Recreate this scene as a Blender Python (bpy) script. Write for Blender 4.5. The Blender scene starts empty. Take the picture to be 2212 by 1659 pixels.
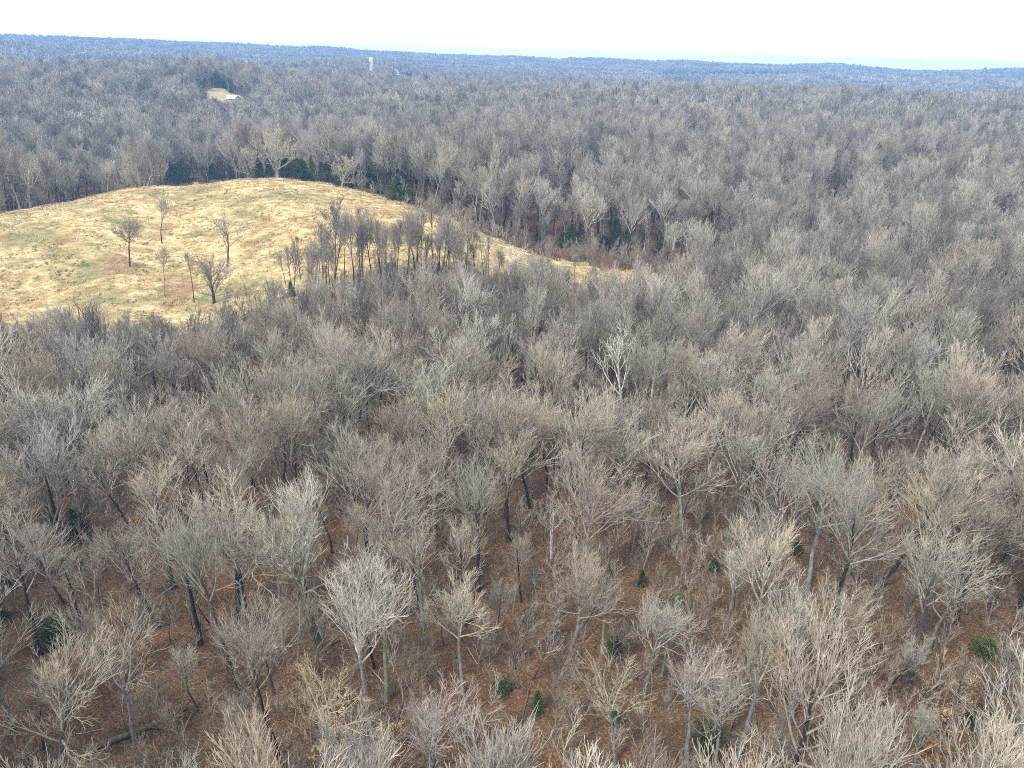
import bpy, math, random
import numpy as np
from math import radians, sin, cos, pi, sqrt, hypot, atan2, exp, log
from mathutils import Vector, Euler

SC = bpy.context.scene
COL = SC.collection
rnd = random.Random(7)

# ------------------------------------------------------------------ camera, sky, sun, exposure
CAM_H = 65.0
PITCH, ROLL = radians(24.55), radians(1.5)
cam = bpy.data.cameras.new('camera')
cam.sensor_width = 36.0
cam.lens = 36.0 * 1535.0 / 2212.0
cam.clip_start = 0.5
cam.clip_end = 20000
camo = bpy.data.objects.new('camera', cam)
COL.objects.link(camo)
camo.location = (0, 0, CAM_H)
_m = (Euler((pi / 2 - PITCH, 0, 0)).to_matrix() @ Euler((0, 0, ROLL)).to_matrix())
camo.rotation_euler = _m.to_euler()
SC.camera = camo

SUN_EL, SUN_AZ = radians(52), radians(-140)          # azimuth from +Y, clockwise
world = bpy.data.worlds.new('World')
SC.world = world
world.use_nodes = True
nt = world.node_tree
nt.nodes.clear()
w_out = nt.nodes.new('ShaderNodeOutputWorld')
w_bg = nt.nodes.new('ShaderNodeBackground')
w_sky = nt.nodes.new('ShaderNodeTexSky')
w_sky.sky_type = 'NISHITA'
w_sky.sun_disc = False
w_sky.sun_elevation = SUN_EL
w_sky.sun_rotation = SUN_AZ
w_sky.dust_density = 3.0
w_mix = nt.nodes.new('ShaderNodeMixRGB')             # a closed white cloud deck over the clear sky
w_mix.inputs['Fac'].default_value = 0.88
w_mix.inputs['Color2'].default_value = (10.9, 10.8, 10.6, 1)
nt.links.new(w_sky.outputs[0], w_mix.inputs['Color1'])
nt.links.new(w_mix.outputs[0], w_bg.inputs['Color'])
w_bg.inputs['Strength'].default_value = 0.10
nt.links.new(w_bg.outputs[0], w_out.inputs['Surface'])

sun = bpy.data.lights.new('sun', 'SUN')
sun.energy = 2.3
sun.angle = radians(7)
sun.color = (1.0, 0.95, 0.88)
suno = bpy.data.objects.new('sun', sun)
COL.objects.link(suno)
suno.location = (0, 0, 300)
_sd = Vector((sin(SUN_AZ) * cos(SUN_EL), cos(SUN_AZ) * cos(SUN_EL), sin(SUN_EL)))
suno.rotation_euler = _sd.to_track_quat('Z', 'Y').to_euler()

SC.view_settings.view_transform = 'Standard'
SC.view_settings.look = 'None'
SC.view_settings.gamma = 1.0
SC.view_settings.exposure = 0.88
SC.view_settings.use_curve_mapping = False
HAZE_D = 0.00028
SC.render.engine = 'CYCLES'
cy = SC.cycles
cy.max_bounces = 3
cy.diffuse_bounces = 3
cy.glossy_bounces = 1
cy.transmission_bounces = 2
cy.transparent_max_bounces = 4
cy.volume_bounces = 0
cy.use_denoising = False
cy.use_adaptive_sampling = True
cy.adaptive_threshold = 0.02
cy.pixel_filter_type = 'BLACKMAN_HARRIS'
cy.filter_width = 1.0

# ------------------------------------------------------------------ camera maths (photo is 2212 x 1659 in these units)
F, PW, PH = 1535.0, 2212.0, 1659.0


def ray(px, py):
    u, v = (px - PW / 2) / F, -(py - PH / 2) / F
    c, s = cos(ROLL), sin(ROLL)
    u, v = u * c - v * s, u * s + v * c
    return u, cos(PITCH) + v * sin(PITCH), -sin(PITCH) + v * cos(PITCH)


def project(x, y, z):
    z = z - CAM_H
    f = y * cos(PITCH) - z * sin(PITCH)
    f = f if np.ndim(f) else (f or 1e-6)
    u, v = x / f, (y * sin(PITCH) + z * cos(PITCH)) / f
    c, s = cos(ROLL), sin(ROLL)
    u, v = u * c + v * s, -u * s + v * c
    return PW / 2 + u * F, PH / 2 - v * F, f


# ------------------------------------------------------------------ terrain heights
def _anchor(px, py, Y):
    d = ray(px, py)
    return (d[0] / d[1] * Y, Y, CAM_H + d[2] / d[1] * Y)


ANCH = [(0, 20, 0), (-30, 50, 0), (30, 50, -.5), (0, 95, -.3), (-70, 90, .5), (75, 95, .5), (-110, 140, 0), (0, 150, 0), (110, 150, 1),
        (40, 190, 0), (130, 200, 1.5), (-180, 60, 1), (180, 60, 2), (0, -60, 0), (-60, 150, 0.2),
        _anchor(465, 655, 185), _anchor(355, 640, 189), _anchor(280, 577, 204), _anchor(490, 575, 206), _anchor(350, 525, 226),
        (-128, 175, -.6), _anchor(550, 385, 300), _anchor(720, 400, 290), _anchor(300, 405, 280), _anchor(0, 460, 242),
        _anchor(140, 440, 268), (-175, 345, -6), (-230, 330, -6), (-120, 350, 8), (-85, 345, 8), (-240, 420, 0), (-110, 420, 5),
        _anchor(1000, 480, 255), _anchor(840, 420, 290), _anchor(1180, 560, 238), (51, 212, 0), (15, 216, 1), _anchor(1200, 535, 260),
        _anchor(1240, 530, 262), _anchor(1400, 470, 303), (70, 350, 10), (0, 340, 12), (120, 260, 1.5), (180, 300, 6), (260, 300, 8),
        (-20, 420, 12), (120, 450, 14), (300, 450, 14), (-300, 620, 14), (-150, 600, 12), (0, 600, 15), (200, 600, 17), (420, 600, 16),
        (-430, 640, 20), _anchor(500, 215, 700), _anchor(470, 187, 760), (-700, 1000, 27), (-500, 1000, 26), (-300, 1000, 21), (-120, 1000, 17), (60, 1000, 18),
        (230, 960, 21), (430, 920, 20), (620, 900, 19), (-180, 1250, 16), _anchor(803, 158, 1500), (-700, 1500, 8), (0, 1500, 12), (300, 1400, 2),
        (700, 1350, -6), (1100, 1300, -6), (-1000, 1500, 6),
        (-3300, 1200, 30), (3300, 1200, 24), (-5500, 0, 20), (5500, 0, 20), (-2500, 500, 24), (2500, 500, 24), (-600, 200, 10), (600, 250, 16)]
_skyline = [(-420, 66), (-150, 71), (0, 75), (150, 80), (300, 87), (500, 96), (700, 103), (870, 112), (1000, 119), (1106, 122), (1300, 127), (1500, 132), (1800, 141), (2212, 149), (2400, 154), (2650, 160)]
for _px, _py in _skyline:
    for _r, _dp, _dz in ((3150, 0, -18), (3350, 0, -20), (2450, 20, -18), (1950, 31, -20), (3640, 0, -34)):
        _d = ray(_px, _py + _dp)
        _k = _r / hypot(_d[0], _d[1])
        ANCH.append((_d[0] * _k, _d[1] * _k, CAM_H + _d[2] * _k + _dz))
ANCH = np.array(ANCH, float)
R0 = 60.0


def _warp(x, y):
    r = np.sqrt(x * x + y * y)
    k = np.log1p(r / R0) / np.maximum(r, 1e-6)
    return x * k, y * k


_ax, _ay = _warp(ANCH[:, 0], ANCH[:, 1])
_phi = lambda d2: np.sqrt(d2 + 0.12 ** 2)
_A = _phi((_ax[:, None] - _ax) ** 2 + (_ay[:, None] - _ay) ** 2)
_n = len(ANCH)
_S = np.zeros((_n + 1, _n + 1))
_S[:_n, :_n] = _A
_S[_n, :_n] = 1
_S[:_n, _n] = 1
_W = np.linalg.solve(_S, np.append(ANCH[:, 2], 0))


def _wave(x, y):
    return (np.sin(x * .043 + 1.3) * np.cos(y * .051 + .4) * .35 + np.sin(x * .11 + y * .07) * .12 + np.sin(x * .021 - y * .13 + 2) * .12)


def height(x, y):
    x, y = np.atleast_1d(np.asarray(x, float)), np.atleast_1d(np.asarray(y, float))
    out = np.empty(x.shape)
    fx, fy, fo = x.ravel(), y.ravel(), out.ravel()
    for i in range(0, fx.size, 20000):
        wx, wy = _warp(fx[i:i + 20000], fy[i:i + 20000])
        d2 = (wx[:, None] - _ax) ** 2 + (wy[:, None] - _ay) ** 2
        fo[i:i + 20000] = _phi(d2) @ _W[:_n] + _W[_n]
    r = np.sqrt(x * x + y * y)
    far = np.clip((r - 1500) / 1500, 0, 1) * .28
    out = fo.reshape(x.shape) + _wave(x, y)
    out = out + far * (6 * np.sin(x * .0031 + y * .0017) + 5 * np.sin(x * .0057 - y * .0041 + 1) + 3 * np.sin(y * .009 + x * .002))
    return out


def h1(x, y):
    return float(height(x, y)[0])


def ground_at(px, py, y0=20, y1=3000):
    """where the sight line of a photo point meets the terrain"""
    d = ray(px, py)
    Y = np.exp(np.linspace(log(y0), log(y1), 700))
    X = d[0] / d[1] * Y
    Z = CAM_H + d[2] / d[1] * Y
    s = Z - height(X, Y)
    k = np.argmax(s < 0)
    if s[k] >= 0:
        k = len(Y) - 1
    if k == 0:
        return X[0], Y[0]
    t = s[k - 1] / (s[k - 1] - s[k])
    yy = Y[k - 1] + t * (Y[k] - Y[k - 1])
    return d[0] / d[1] * yy, yy


# meadow outline: seen points along its far edge, known ground along the edge hidden by the near wood
_far_edge = [(-160, 505), (0, 462), (90, 446), (200, 424), (300, 407), (420, 391), (550, 386), (640, 388), (720, 400), (800, 418), (880, 442), (960, 470), (1040, 500), (1110, 532), (1200, 560), (1330, 580), (1490, 605)]
_near_edge = [(1510, 640), (1420, 655), (1300, 632), (1180, 612), (1080, 598), (980, 588), (880, 590), (800, 604), (720, 622), (640, 646), (560, 672), (490, 700), (400, 735), (300, 775), (180, 806), (60, 822), (-170, 835)]
MEADOW = [ground_at(*p) for p in _far_edge + _near_edge]
_near_line = [ground_at(*p) for p in _near_edge[5:]]
_near_line = _near_line + _near_line[::-1]
LAWN = [ground_at(*p) for p in [(440, 199), (462, 190), (486, 191), (500, 202), (522, 206), (530, 219), (505, 228), (470, 226), (446, 214)]]


def in_poly(x, y, poly):
    x, y = np.asarray(x, float), np.asarray(y, float)
    c = np.zeros(x.shape, bool)
    P = np.array(poly)
    Q = np.roll(P, -1, 0)
    for (x0, y0), (x1, y1) in zip(P, Q):
        if y0 == y1:
            continue
        c ^= ((y0 > y) != (y1 > y)) & (x < (x1 - x0) * (y - y0) / (y1 - y0) + x0)
    return c


def poly_dist(x, y, poly):
    x, y = np.asarray(x, float), np.asarray(y, float)
    d = np.full(x.shape, 1e9)
    P = np.array(poly)
    for a, b in zip(P, np.roll(P, -1, 0)):
        v = b - a
        t = np.clip(((x - a[0]) * v[0] + (y - a[1]) * v[1]) / (v @ v + 1e-9), 0, 1)
        d = np.minimum(d, np.hypot(x - a[0] - t * v[0], y - a[1] - t * v[1]))
    return d


# ------------------------------------------------------------------ materials
def new_mat(name, rough=0.9):
    m = bpy.data.materials.new(name)
    m.use_nodes = True
    t = m.node_tree
    b = t.nodes['Principled BSDF']
    b.inputs['Roughness'].default_value = rough
    b.inputs['Specular IOR Level'].default_value = 0.15
    return m, t, b


def N(t, kind, **kw):
    n = t.nodes.new(kind)
    for k, v in kw.items():
        if k in n.inputs:
            n.inputs[k].default_value = v
        else:
            setattr(n, k, v)
    return n


def ramp(t, stops, src=None, interp='LINEAR'):
    n = t.nodes.new('ShaderNodeValToRGB')
    n.color_ramp.interpolation = interp
    e = n.color_ramp.elements
    while len(e) < len(stops):
        e.new(0.5)
    for el, (p, c) in zip(e, stops):
        el.position = p
        el.color = (*c, 1)
    if src is not None:
        t.links.new(src, n.inputs[0])
    return n


def noise(t, scale, detail=4, rough=.55, vec=None, dim='3D'):
    n = N(t, 'ShaderNodeTexNoise', noise_dimensions=dim)
    n.inputs['Scale'].default_value = scale
    n.inputs['Detail'].default_value = detail
    n.inputs['Roughness'].default_value = rough
    if vec is not None:
        t.links.new(vec, n.inputs['Vector'])
    return n


def mix(t, a, b, fac, mode='MIX'):
    n = t.nodes.new('ShaderNodeMixRGB')
    n.blend_type = mode
    for s, v in (('Color1', a), ('Color2', b), ('Fac', fac)):
        if hasattr(v, 'is_output'):
            t.links.new(v, n.inputs[s])
        elif s == 'Fac':
            n.inputs[s].default_value = v
        else:
            n.inputs[s].default_value = (*v, 1)
    return n.outputs[0]


def math_node(t, op, a, b=0.5):
    n = t.nodes.new('ShaderNodeMath')
    n.operation = op
    for i, v in enumerate((a, b)):
        if hasattr(v, 'is_output'):
            t.links.new(v, n.inputs[i])
        else:
            n.inputs[i].default_value = v
    return n.outputs[0]


def simple(name, col, rough=.8, var=0.25, scale=3.0):
    m, t, b = new_mat(name, rough)
    g = N(t, 'ShaderNodeTexCoord')
    n = noise(t, scale, 5, .6, g.outputs['Object'])
    r = ramp(t, [(0.3, tuple(c * (1 - var) for c in col)), (0.7, tuple(min(1, c * (1 + var)) for c in col))], n.outputs[0])
    t.links.new(r.outputs[0], b.inputs['Base Color'])
    return m


# twig palettes (linear)
TW = {'greybrown': (.352, .326, .275), 'tan': (.415, .376, .302), 'lichen': (.345, .350, .290), 'purple': (.328, .304, .282), 'brown': (.315, .274, .218),
      'pale': (.44, .43, .38), 'straw': (.50, .43, .27), 'rust': (.34, .25, .18), 'white': (.72, .69, .62), 'blue': (.345, .345, .330)}
BK = {'dark': (.040, .035, .031), 'mid': (.10, .09, .078), 'pale': (.25, .255, .228), 'green': (.225, .242, .205), 'white': (.62, .59, .53)}


def twig_mat(name, instanced):
    """twigs: the tree's own tint, lighter or darker from branch to branch"""
    m, t, b = new_mat(name, .85)
    oi = N(t, 'ShaderNodeObjectInfo')
    if instanced:
        wn = N(t, 'ShaderNodeTexWhiteNoise')
        wn.noise_dimensions = '3D'
        t.links.new(oi.outputs['Location'], wn.inputs['Vector'])
        keys = ['greybrown', 'purple', 'lichen', 'tan', 'greybrown', 'blue', 'brown', 'pale', 'greybrown', 'lichen', 'purple', 'tan', 'rust']
        pos = [0, .14, .24, .34, .42, .52, .60, .67, .72, .80, .87, .93, .985]
        base = ramp(t, [(p, TW[k]) for k, p in zip(keys, pos)], wn.outputs['Value'], 'CONSTANT').outputs[0]
        sp = noise(t, .02, 2, .5, oi.outputs['Location'])
        base = mix(t, base, ramp(t, [(.35, (.358, .334, .282)), (.65, (.335, .318, .288))], sp.outputs[0]).outputs[0], .5)
        br = N(t, 'ShaderNodeTexWhiteNoise')
        br.noise_dimensions = '3D'
        sh = N(t, 'ShaderNodeVectorMath')
        sh.operation = 'ADD'
        sh.inputs[1].default_value = (13.1, 7.7, 3.3)
        t.links.new(oi.outputs['Location'], sh.inputs[0])
        t.links.new(sh.outputs[0], br.inputs['Vector'])
        lum = ramp(t, [(0, (.50,) * 3), (.5, (.88,) * 3), (1, (1.22,) * 3)], br.outputs['Value']).outputs[0]
        base = mix(t, base, lum, 1.0, 'MULTIPLY')
    else:
        base = oi.outputs['Color']
    g = N(t, 'ShaderNodeTexCoord')
    n = noise(t, 1.1, 4, .6, g.outputs['Object'])
    v = ramp(t, [(.28, (.62, .60, .58)), (.72, (1.32, 1.32, 1.30))], n.outputs[0]).outputs[0]
    t.links.new(mix(t, base, v, 1.0, 'MULTIPLY'), b.inputs['Base Color'])
    return m


def bark_mat(name, instanced):
    m, t, b = new_mat(name, .9)
    oi = N(t, 'ShaderNodeObjectInfo')
    if instanced:
        wn = N(t, 'ShaderNodeTexWhiteNoise')
        wn.noise_dimensions = '3D'
        t.links.new(oi.outputs['Location'], wn.inputs['Vector'])
        base = ramp(t, [(0, BK['dark']), (.5, BK['mid']), (.8, BK['pale']), (.92, BK['green']), (.985, BK['white'])], wn.outputs['Value'], 'CONSTANT').outputs[0]
    else:
        base = oi.outputs['Color']
    g = N(t, 'ShaderNodeTexCoord')
    mp = N(t, 'ShaderNodeMapping')
    mp.inputs['Scale'].default_value = (1, 1, .22)
    t.links.new(g.outputs['Object'], mp.inputs[0])
    n = noise(t, 4.0, 5, .65, mp.outputs[0])
    v = ramp(t, [(.3, (.45, .45, .45)), (.55, (1, 1, 1)), (.75, (1.7, 1.75, 1.65))], n.outputs[0]).outputs[0]
    t.links.new(mix(t, base, v, 1.0, 'MULTIPLY'), b.inputs['Base Color'])
    bp = N(t, 'ShaderNodeBump')
    bp.inputs['Strength'].default_value = .6
    bp.inputs['Distance'].default_value = .05
    t.links.new(n.outputs[0], bp.inputs['Height'])
    t.links.new(bp.outputs[0], b.inputs['Normal'])
    return m


def limb_mat():
    m, t, b = new_mat('limbs', .9)
    oi = N(t, 'ShaderNodeObjectInfo')
    g = N(t, 'ShaderNodeTexCoord')
    n = noise(t, 2.5, 4, .6, g.outputs['Object'])
    v = ramp(t, [(.3, (.7, .7, .7)), (.7, (1.3, 1.3, 1.28))], n.outputs[0]).outputs[0]
    c = mix(t, oi.outputs['Color'], (.35, .325, .275), .66)
    t.links.new(mix(t, c, v, 1.0, 'MULTIPLY'), b.inputs['Base Color'])
    return m


M_LIMB = limb_mat()
M_TWIG, M_BARK = twig_mat('twigs', False), bark_mat('bark', False)
M_TWIG_I, M_BARK_I = twig_mat('twigs_of_the_wood', True), bark_mat('bark_of_the_wood', True)
M_BRUSH = simple('brush_stems', (.265, .225, .175), .9, .35, .8)


def leaf_mat(name, stops, scale=2.0):
    m, t, b = new_mat(name, .75)
    g = N(t, 'ShaderNodeNewGeometry')
    r = ramp(t, stops, g.outputs['Random Per Island'])
    t.links.new(r.outputs[0], b.inputs['Base Color'])
    return m


M_NEEDLE = leaf_mat('cedar_needles', [(0, (.034, .052, .008)), (.5, (.075, .112, .018)), (1, (.15, .18, .04))])
M_NEEDLE_DARK = leaf_mat('dark_needles', [(0, (.020, .032, .008)), (.5, (.042, .062, .016)), (1, (.085, .105, .03))])
M_NEEDLE_YEL = leaf_mat('yellow_green_needles', [(0, (.05, .07, .012)), (.5, (.10, .13, .022)), (1, (.16, .17, .04))])
M_NEEDLE_BLUE = leaf_mat('blue_spruce_needles', [(0, (.03, .055, .06)), (.5, (.06, .10, .11)), (1, (.11, .16, .17))])
M_NEEDLE_RUST = leaf_mat('browned_needles', [(0, (.10, .05, .03)), (.5, (.16, .09, .055)), (1, (.24, .14, .08))])
M_LEAF_TAN = leaf_mat('dry_tan_leaves', [(0, (.30, .20, .10)), (.5, (.45, .32, .17)), (1, (.58, .46, .28))])
M_LEAF_RUST = leaf_mat('dry_rust_leaves', [(0, (.20, .075, .025)), (.5, (.34, .13, .045)), (1, (.46, .22, .09))])
M_LEAF_GREEN = leaf_mat('evergreen_leaves', [(0, (.022, .034, .010)), (.5, (.048, .066, .020)), (1, (.10, .115, .04))])


def ground_mat():
    m, t, b = new_mat('leaf_litter', .95)
    g = N(t, 'ShaderNodeNewGeometry')
    P = g.outputs['Position']
    big = noise(t, .03, 4, .6, P)
    mid = noise(t, .22, 5, .65, P)
    vo = N(t, 'ShaderNodeTexVoronoi')
    vo.inputs['Scale'].default_value = 6.5
    t.links.new(P, vo.inputs['Vector'])
    leaf = N(t, 'ShaderNodeSeparateColor')
    t.links.new(vo.outputs['Color'], leaf.inputs[0])
    lf = ramp(t, [(0, (.030, .020, .012)), (.25, (.072, .043, .023)), (.5, (.122, .070, .035)), (.7, (.175, .098, .048)), (.88, (.20, .125, .068)), (1, (.32, .225, .135))], leaf.outputs[0])
    tone = ramp(t, [(.34, (.34, .35, .36)), (.5, (.95, .92, .9)), (.68, (1.45, 1.22, 1.0))], mid.outputs[0])
    c = mix(t, lf.outputs[0], tone.outputs[0], 1.0, 'MULTIPLY')
    bg = ramp(t, [(.36, (.115, .092, .058)), (.5, (.138, .092, .054)), (.66, (.190, .100, .048))], big.outputs[0])
    c = mix(t, c, bg.outputs[0], .38)
    # far ground: grey-brown wood floor, then broad pale fields among the woods
    ln = N(t, 'ShaderNodeVectorMath')
    ln.operation = 'LENGTH'
    t.links.new(P, ln.inputs[0])
    fr = ramp(t, [(0, (0, 0, 0)), (1, (1, 1, 1))])
    mr = N(t, 'ShaderNodeMapRange')
    mr.inputs['From Min'].default_value = 900
    mr.inputs['From Max'].default_value = 1800
    t.links.new(ln.outputs['Value'], mr.inputs['Value'])
    fn = noise(t, .0022, 3, .5, P)
    fcol = ramp(t, [(.0, (.13, .105, .085)), (.60, (.16, .13, .10)), (.66, (.30, .26, .16)), (.72, (.20, .22, .10))], fn.outputs[0])
    c = mix(t, c, fcol.outputs[0], mr.outputs[0])
    t.links.new(c, b.inputs['Base Color'])
    hs = math_node(t, 'ADD', vo.outputs['Distance'], math_node(t, 'MULTIPLY', mid.outputs[0], 3.0))
    bp = N(t, 'ShaderNodeBump')
    bp.inputs['Strength'].default_value = .7
    bp.inputs['Distance'].default_value = .25
    t.links.new(hs, bp.inputs['Height'])
    t.links.new(bp.outputs[0], b.inputs['Normal'])
    return m


def meadow_mat():
    m, t, b = new_mat('dry_pasture', .95)
    g = N(t, 'ShaderNodeNewGeometry')
    P = g.outputs['Position']
    mp = N(t, 'ShaderNodeMapping')
    mp.inputs['Rotation'].default_value = (0, 0, radians(-14))
    mp.inputs['Scale'].default_value = (.72, 1.15, 1)
    t.links.new(P, mp.inputs[0])
    streak = noise(t, .30, 8, .74, mp.outputs[0])
    tuft = noise(t, 1.6, 5, .7, P)
    patch = noise(t, .055, 6, .66, mp.outputs[0])
    broad = noise(t, .020, 3, .55, P)
    straw = ramp(t, [(.28, (.14, .105, .06)), (.40, (.30, .235, .135)), (.49, (.45, .365, .22)), (.58, (.60, .505, .325)), (.70, (.74, .66, .48))], streak.outputs[0])
    tf = ramp(t, [(.3, (.66, .66, .62)), (.6, (1.12, 1.1, 1.05))], tuft.outputs[0])
    c = mix(t, straw.outputs[0], tf.outputs[0], 1.0, 'MULTIPLY')
    br = ramp(t, [(.36, (1.08, .98, .86)), (.62, (.98, 1.0, .92))], broad.outputs[0])
    c = mix(t, c, br.outputs[0], 1.0, 'MULTIPLY')
    gp = ramp(t, [(.47, (0, 0, 0)), (.63, (.85, .85, .85))], patch.outputs[0])
    gcol = ramp(t, [(.3, (.12, .12, .055)), (.5, (.19, .195, .085)), (.7, (.30, .29, .14))], streak.outputs[0])
    c = mix(t, c, gcol.outputs[0], gp.outputs[0])
    bw = noise(t, .09, 5, .6, P)
    bm = ramp(t, [(.52, (0, 0, 0)), (.68, (.7, .7, .7))], bw.outputs[0])
    c = mix(t, c, (.26, .155, .075), bm.outputs[0])
    t.links.new(c, b.inputs['Base Color'])
    bp = N(t, 'ShaderNodeBump')
    bp.inputs['Strength'].default_value = .9
    bp.inputs['Distance'].default_value = .5
    hs = math_node(t, 'ADD', tuft.outputs[0], math_node(t, 'MULTIPLY', streak.outputs[0], 2.0))
    t.links.new(hs, bp.inputs['Height'])
    t.links.new(bp.outputs[0], b.inputs['Normal'])
    return m


M_GROUND, M_MEADOW = ground_mat(), meadow_mat()
M_LAWN = simple('mown_lawn', (.30, .27, .16), .95, .3, .12)
M_TREE_SHADE = simple('tree_shade_brown', (.23, .155, .085), .95, .45, .5)  # brown standing in for the shade beneath meadow trees
M_FIELD = simple('pale_field', (.36, .31, .20), .95, .2, .02)
M_WHITE = simple('white_paint', (.80, .80, .78), .6, .03, .3)
M_METAL = simple('pale_roof_metal', (.46, .50, .52), .45, .05, .8)
M_ROOF = simple('grey_shingles', (.16, .155, .15), .9, .2, 2)
M_ROOF_RED = simple('red_brown_shingles', (.26, .15, .11), .9, .2, 2)
M_TUB = simple('weathered_pink_plastic', (.50, .40, .36), .7, .1, 2)
M_WALL = simple('cream_siding', (.55, .52, .46), .8, .06, 1)
M_GLASS = simple('dark_window_glass', (.03, .035, .04), .15, .1, 1)
M_DOOR = simple('brown_door', (.10, .06, .04), .6, .1, 2)
M_LOG = simple('dead_wood', (.13, .105, .085), .9, .4, 3)
M_LOG_PALE = simple('barkless_dead_wood', (.42, .37, .30), .85, .25, 3)


# ------------------------------------------------------------------ object helpers
def tag(o, label=None, cat=None, group=None, kind=None):
    if label:
        o['label'] = label
    if cat:
        o['category'] = cat
    if group:
        o['group'] = group
    if kind:
        o['kind'] = kind
    return o


def mesh_obj(name, me, parent=None):
    o = bpy.data.objects.new(name, me)
    COL.objects.link(o)
    if parent is not None:
        o.parent = parent
    return o


def empty(name, loc, rot=(0, 0, 0), scale=1.0):
    o = bpy.data.objects.new(name, None)
    COL.objects.link(o)
    o.location = loc
    o.rotation_euler = rot
    o.scale = (scale,) * 3 if not hasattr(scale, '__len__') else scale
    o.empty_display_size = .5
    return o


def np_mesh(name, verts, faces, mats, mat_idx=None, smooth=False):
    """verts (V,3); faces: list of int arrays (M,k)"""
    me = bpy.data.meshes.new(name)
    verts = np.asarray(verts, np.float32)
    loops = np.concatenate([f.ravel() for f in faces]).astype(np.int32)
    tot = np.concatenate([np.full(len(f), f.shape[1], np.int32) for f in faces])
    start = np.concatenate([[0], np.cumsum(tot)[:-1]]).astype(np.int32)
    me.vertices.add(len(verts))
    me.vertices.foreach_set('co', verts.ravel())
    me.loops.add(len(loops))
    me.loops.foreach_set('vertex_index', loops)
    me.polygons.add(len(tot))
    me.polygons.foreach_set('loop_start', start)
    me.polygons.foreach_set('loop_total', tot)
    for m in mats:
        me.materials.append(m)
    if mat_idx is not None:
        me.polygons.foreach_set('material_index', np.asarray(mat_idx, np.int32))
    me.polygons.foreach_set('use_smooth', np.full(len(tot), bool(smooth)))
    me.update(calc_edges=True)
    return me


def join_geo(geos):
    """geos: list of (verts, faces(list), mat index) -> verts, faces, mat_idx"""
    V, Fc, MI, off = [], [], [], 0
    for v, fs, mi in geos:
        V.append(v)
        for f in fs:
            Fc.append(f + off)
            MI.append(np.full(len(f), mi))
        off += len(v)
    return np.concatenate(V), Fc, np.concatenate(MI)


def tubes(P, R, sides=3, cap=False):
    """P (B,N,3) polylines, R (B,N) radii -> verts, [quads]"""
    B, n, _ = P.shape
    T = np.empty_like(P)
    T[:, 1:-1] = P[:, 2:] - P[:, :-2]
    T[:, 0] = P[:, 1] - P[:, 0]
    T[:, -1] = P[:, -1] - P[:, -2]
    T /= np.linalg.norm(T, axis=2, keepdims=True) + 1e-9
    ref = np.where(np.abs(T[:, :1, 2:3]) > .8, np.array([1., 0, 0]), np.array([0, 0, 1.]))
    U = np.cross(T, np.broadcast_to(ref, T.shape))
    U /= np.linalg.norm(U, axis=2, keepdims=True) + 1e-9
    V = np.cross(T, U)
    a = np.arange(sides) * 2 * pi / sides
    ring = U[:, :, None] * np.cos(a)[None, None, :, None] + V[:, :, None] * np.sin(a)[None, None, :, None]
    verts = (P[:, :, None] + ring * R[:, :, None, None]).reshape(-1, 3)
    b = np.arange(B)[:, None, None] * n * sides
    i = np.arange(n - 1)[None, :, None] * sides
    k = np.arange(sides)[None, None, :]
    k2 = (k + 1) % sides
    q = np.stack([b + i + k, b + i + k2, b + i + sides + k2, b + i + sides + k], -1).reshape(-1, 4)
    fs = [q]
    if cap:
        e = (np.arange(B)[:, None] * n + n - 1) * sides + np.arange(sides)[None]
        fs.append(e)
    return verts, fs


# ------------------------------------------------------------------ trees: limbs grown level by level
def unit(v):
    return v / (np.linalg.norm(v, axis=-1, keepdims=True) + 1e-9)


def grow(rg, start, d, L, n, up, wig):
    B = len(start)
    P = np.empty((B, n, 3))
    P[:, 0] = start
    d = unit(d)
    step = (L / (n - 1))[:, None]
    for i in range(1, n):
        d = unit(d + np.array([0, 0, up / (n - 1)]) + rg.normal(0, wig / sqrt(n - 1), (B, 3)))
        P[:, i] = P[:, i - 1] + d * step
    return P


def sprout(rg, P, R, k, t0, t1, ang, Lf, end_shrink=.55):
    """k children on every parent; returns starts, dirs, lengths, radii, parent index"""
    B, n, _ = P.shape
    t = t0 + (t1 - t0) * ((np.arange(k)[None] + rg.uniform(0, 1, (B, k))) / k)
    t[:, -1] = t1 - rg.uniform(0, .03, B)
    x = t * (n - 1)
    i = np.minimum(x.astype(int), n - 2)
    f = (x - i)[..., None]
    bi = np.arange(B)[:, None]
    S = P[bi, i] * (1 - f) + P[bi, i + 1] * f
    T = unit(P[bi, i + 1] - P[bi, i])
    az = rg.uniform(0, 2 * pi, (B, 1)) + np.arange(k)[None] * 2.399 + rg.normal(0, .3, (B, k))
    ref = np.where(np.abs(T[..., 2:3]) > .85, np.array([1., 0, 0]), np.array([0, 0, 1.]))
    U = unit(np.cross(T, ref))
    V = np.cross(T, U)
    a = rg.uniform(ang[0], ang[1], (B, k))
    a = a * (1.15 - .5 * t)
    D = T * np.cos(a)[..., None] + (U * np.cos(az)[..., None] + V * np.sin(az)[..., None]) * np.sin(a)[..., None]
    plen = np.linalg.norm(np.diff(P, axis=1), axis=2).sum(1)[:, None]
    L = plen * Lf * (1 - end_shrink * (t - t0) / max(t1 - t0, 1e-6)) * rg.uniform(.7, 1.25, (B, k))
    r = (R[bi, i] * (1 - f[..., 0]) + R[bi, i + 1] * f[..., 0]) * rg.uniform(.5, .75, (B, k))
    par = np.repeat(np.arange(B), k)
    return S.reshape(-1, 3), D.reshape(-1, 3), L.ravel(), r.ravel(), par


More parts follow.
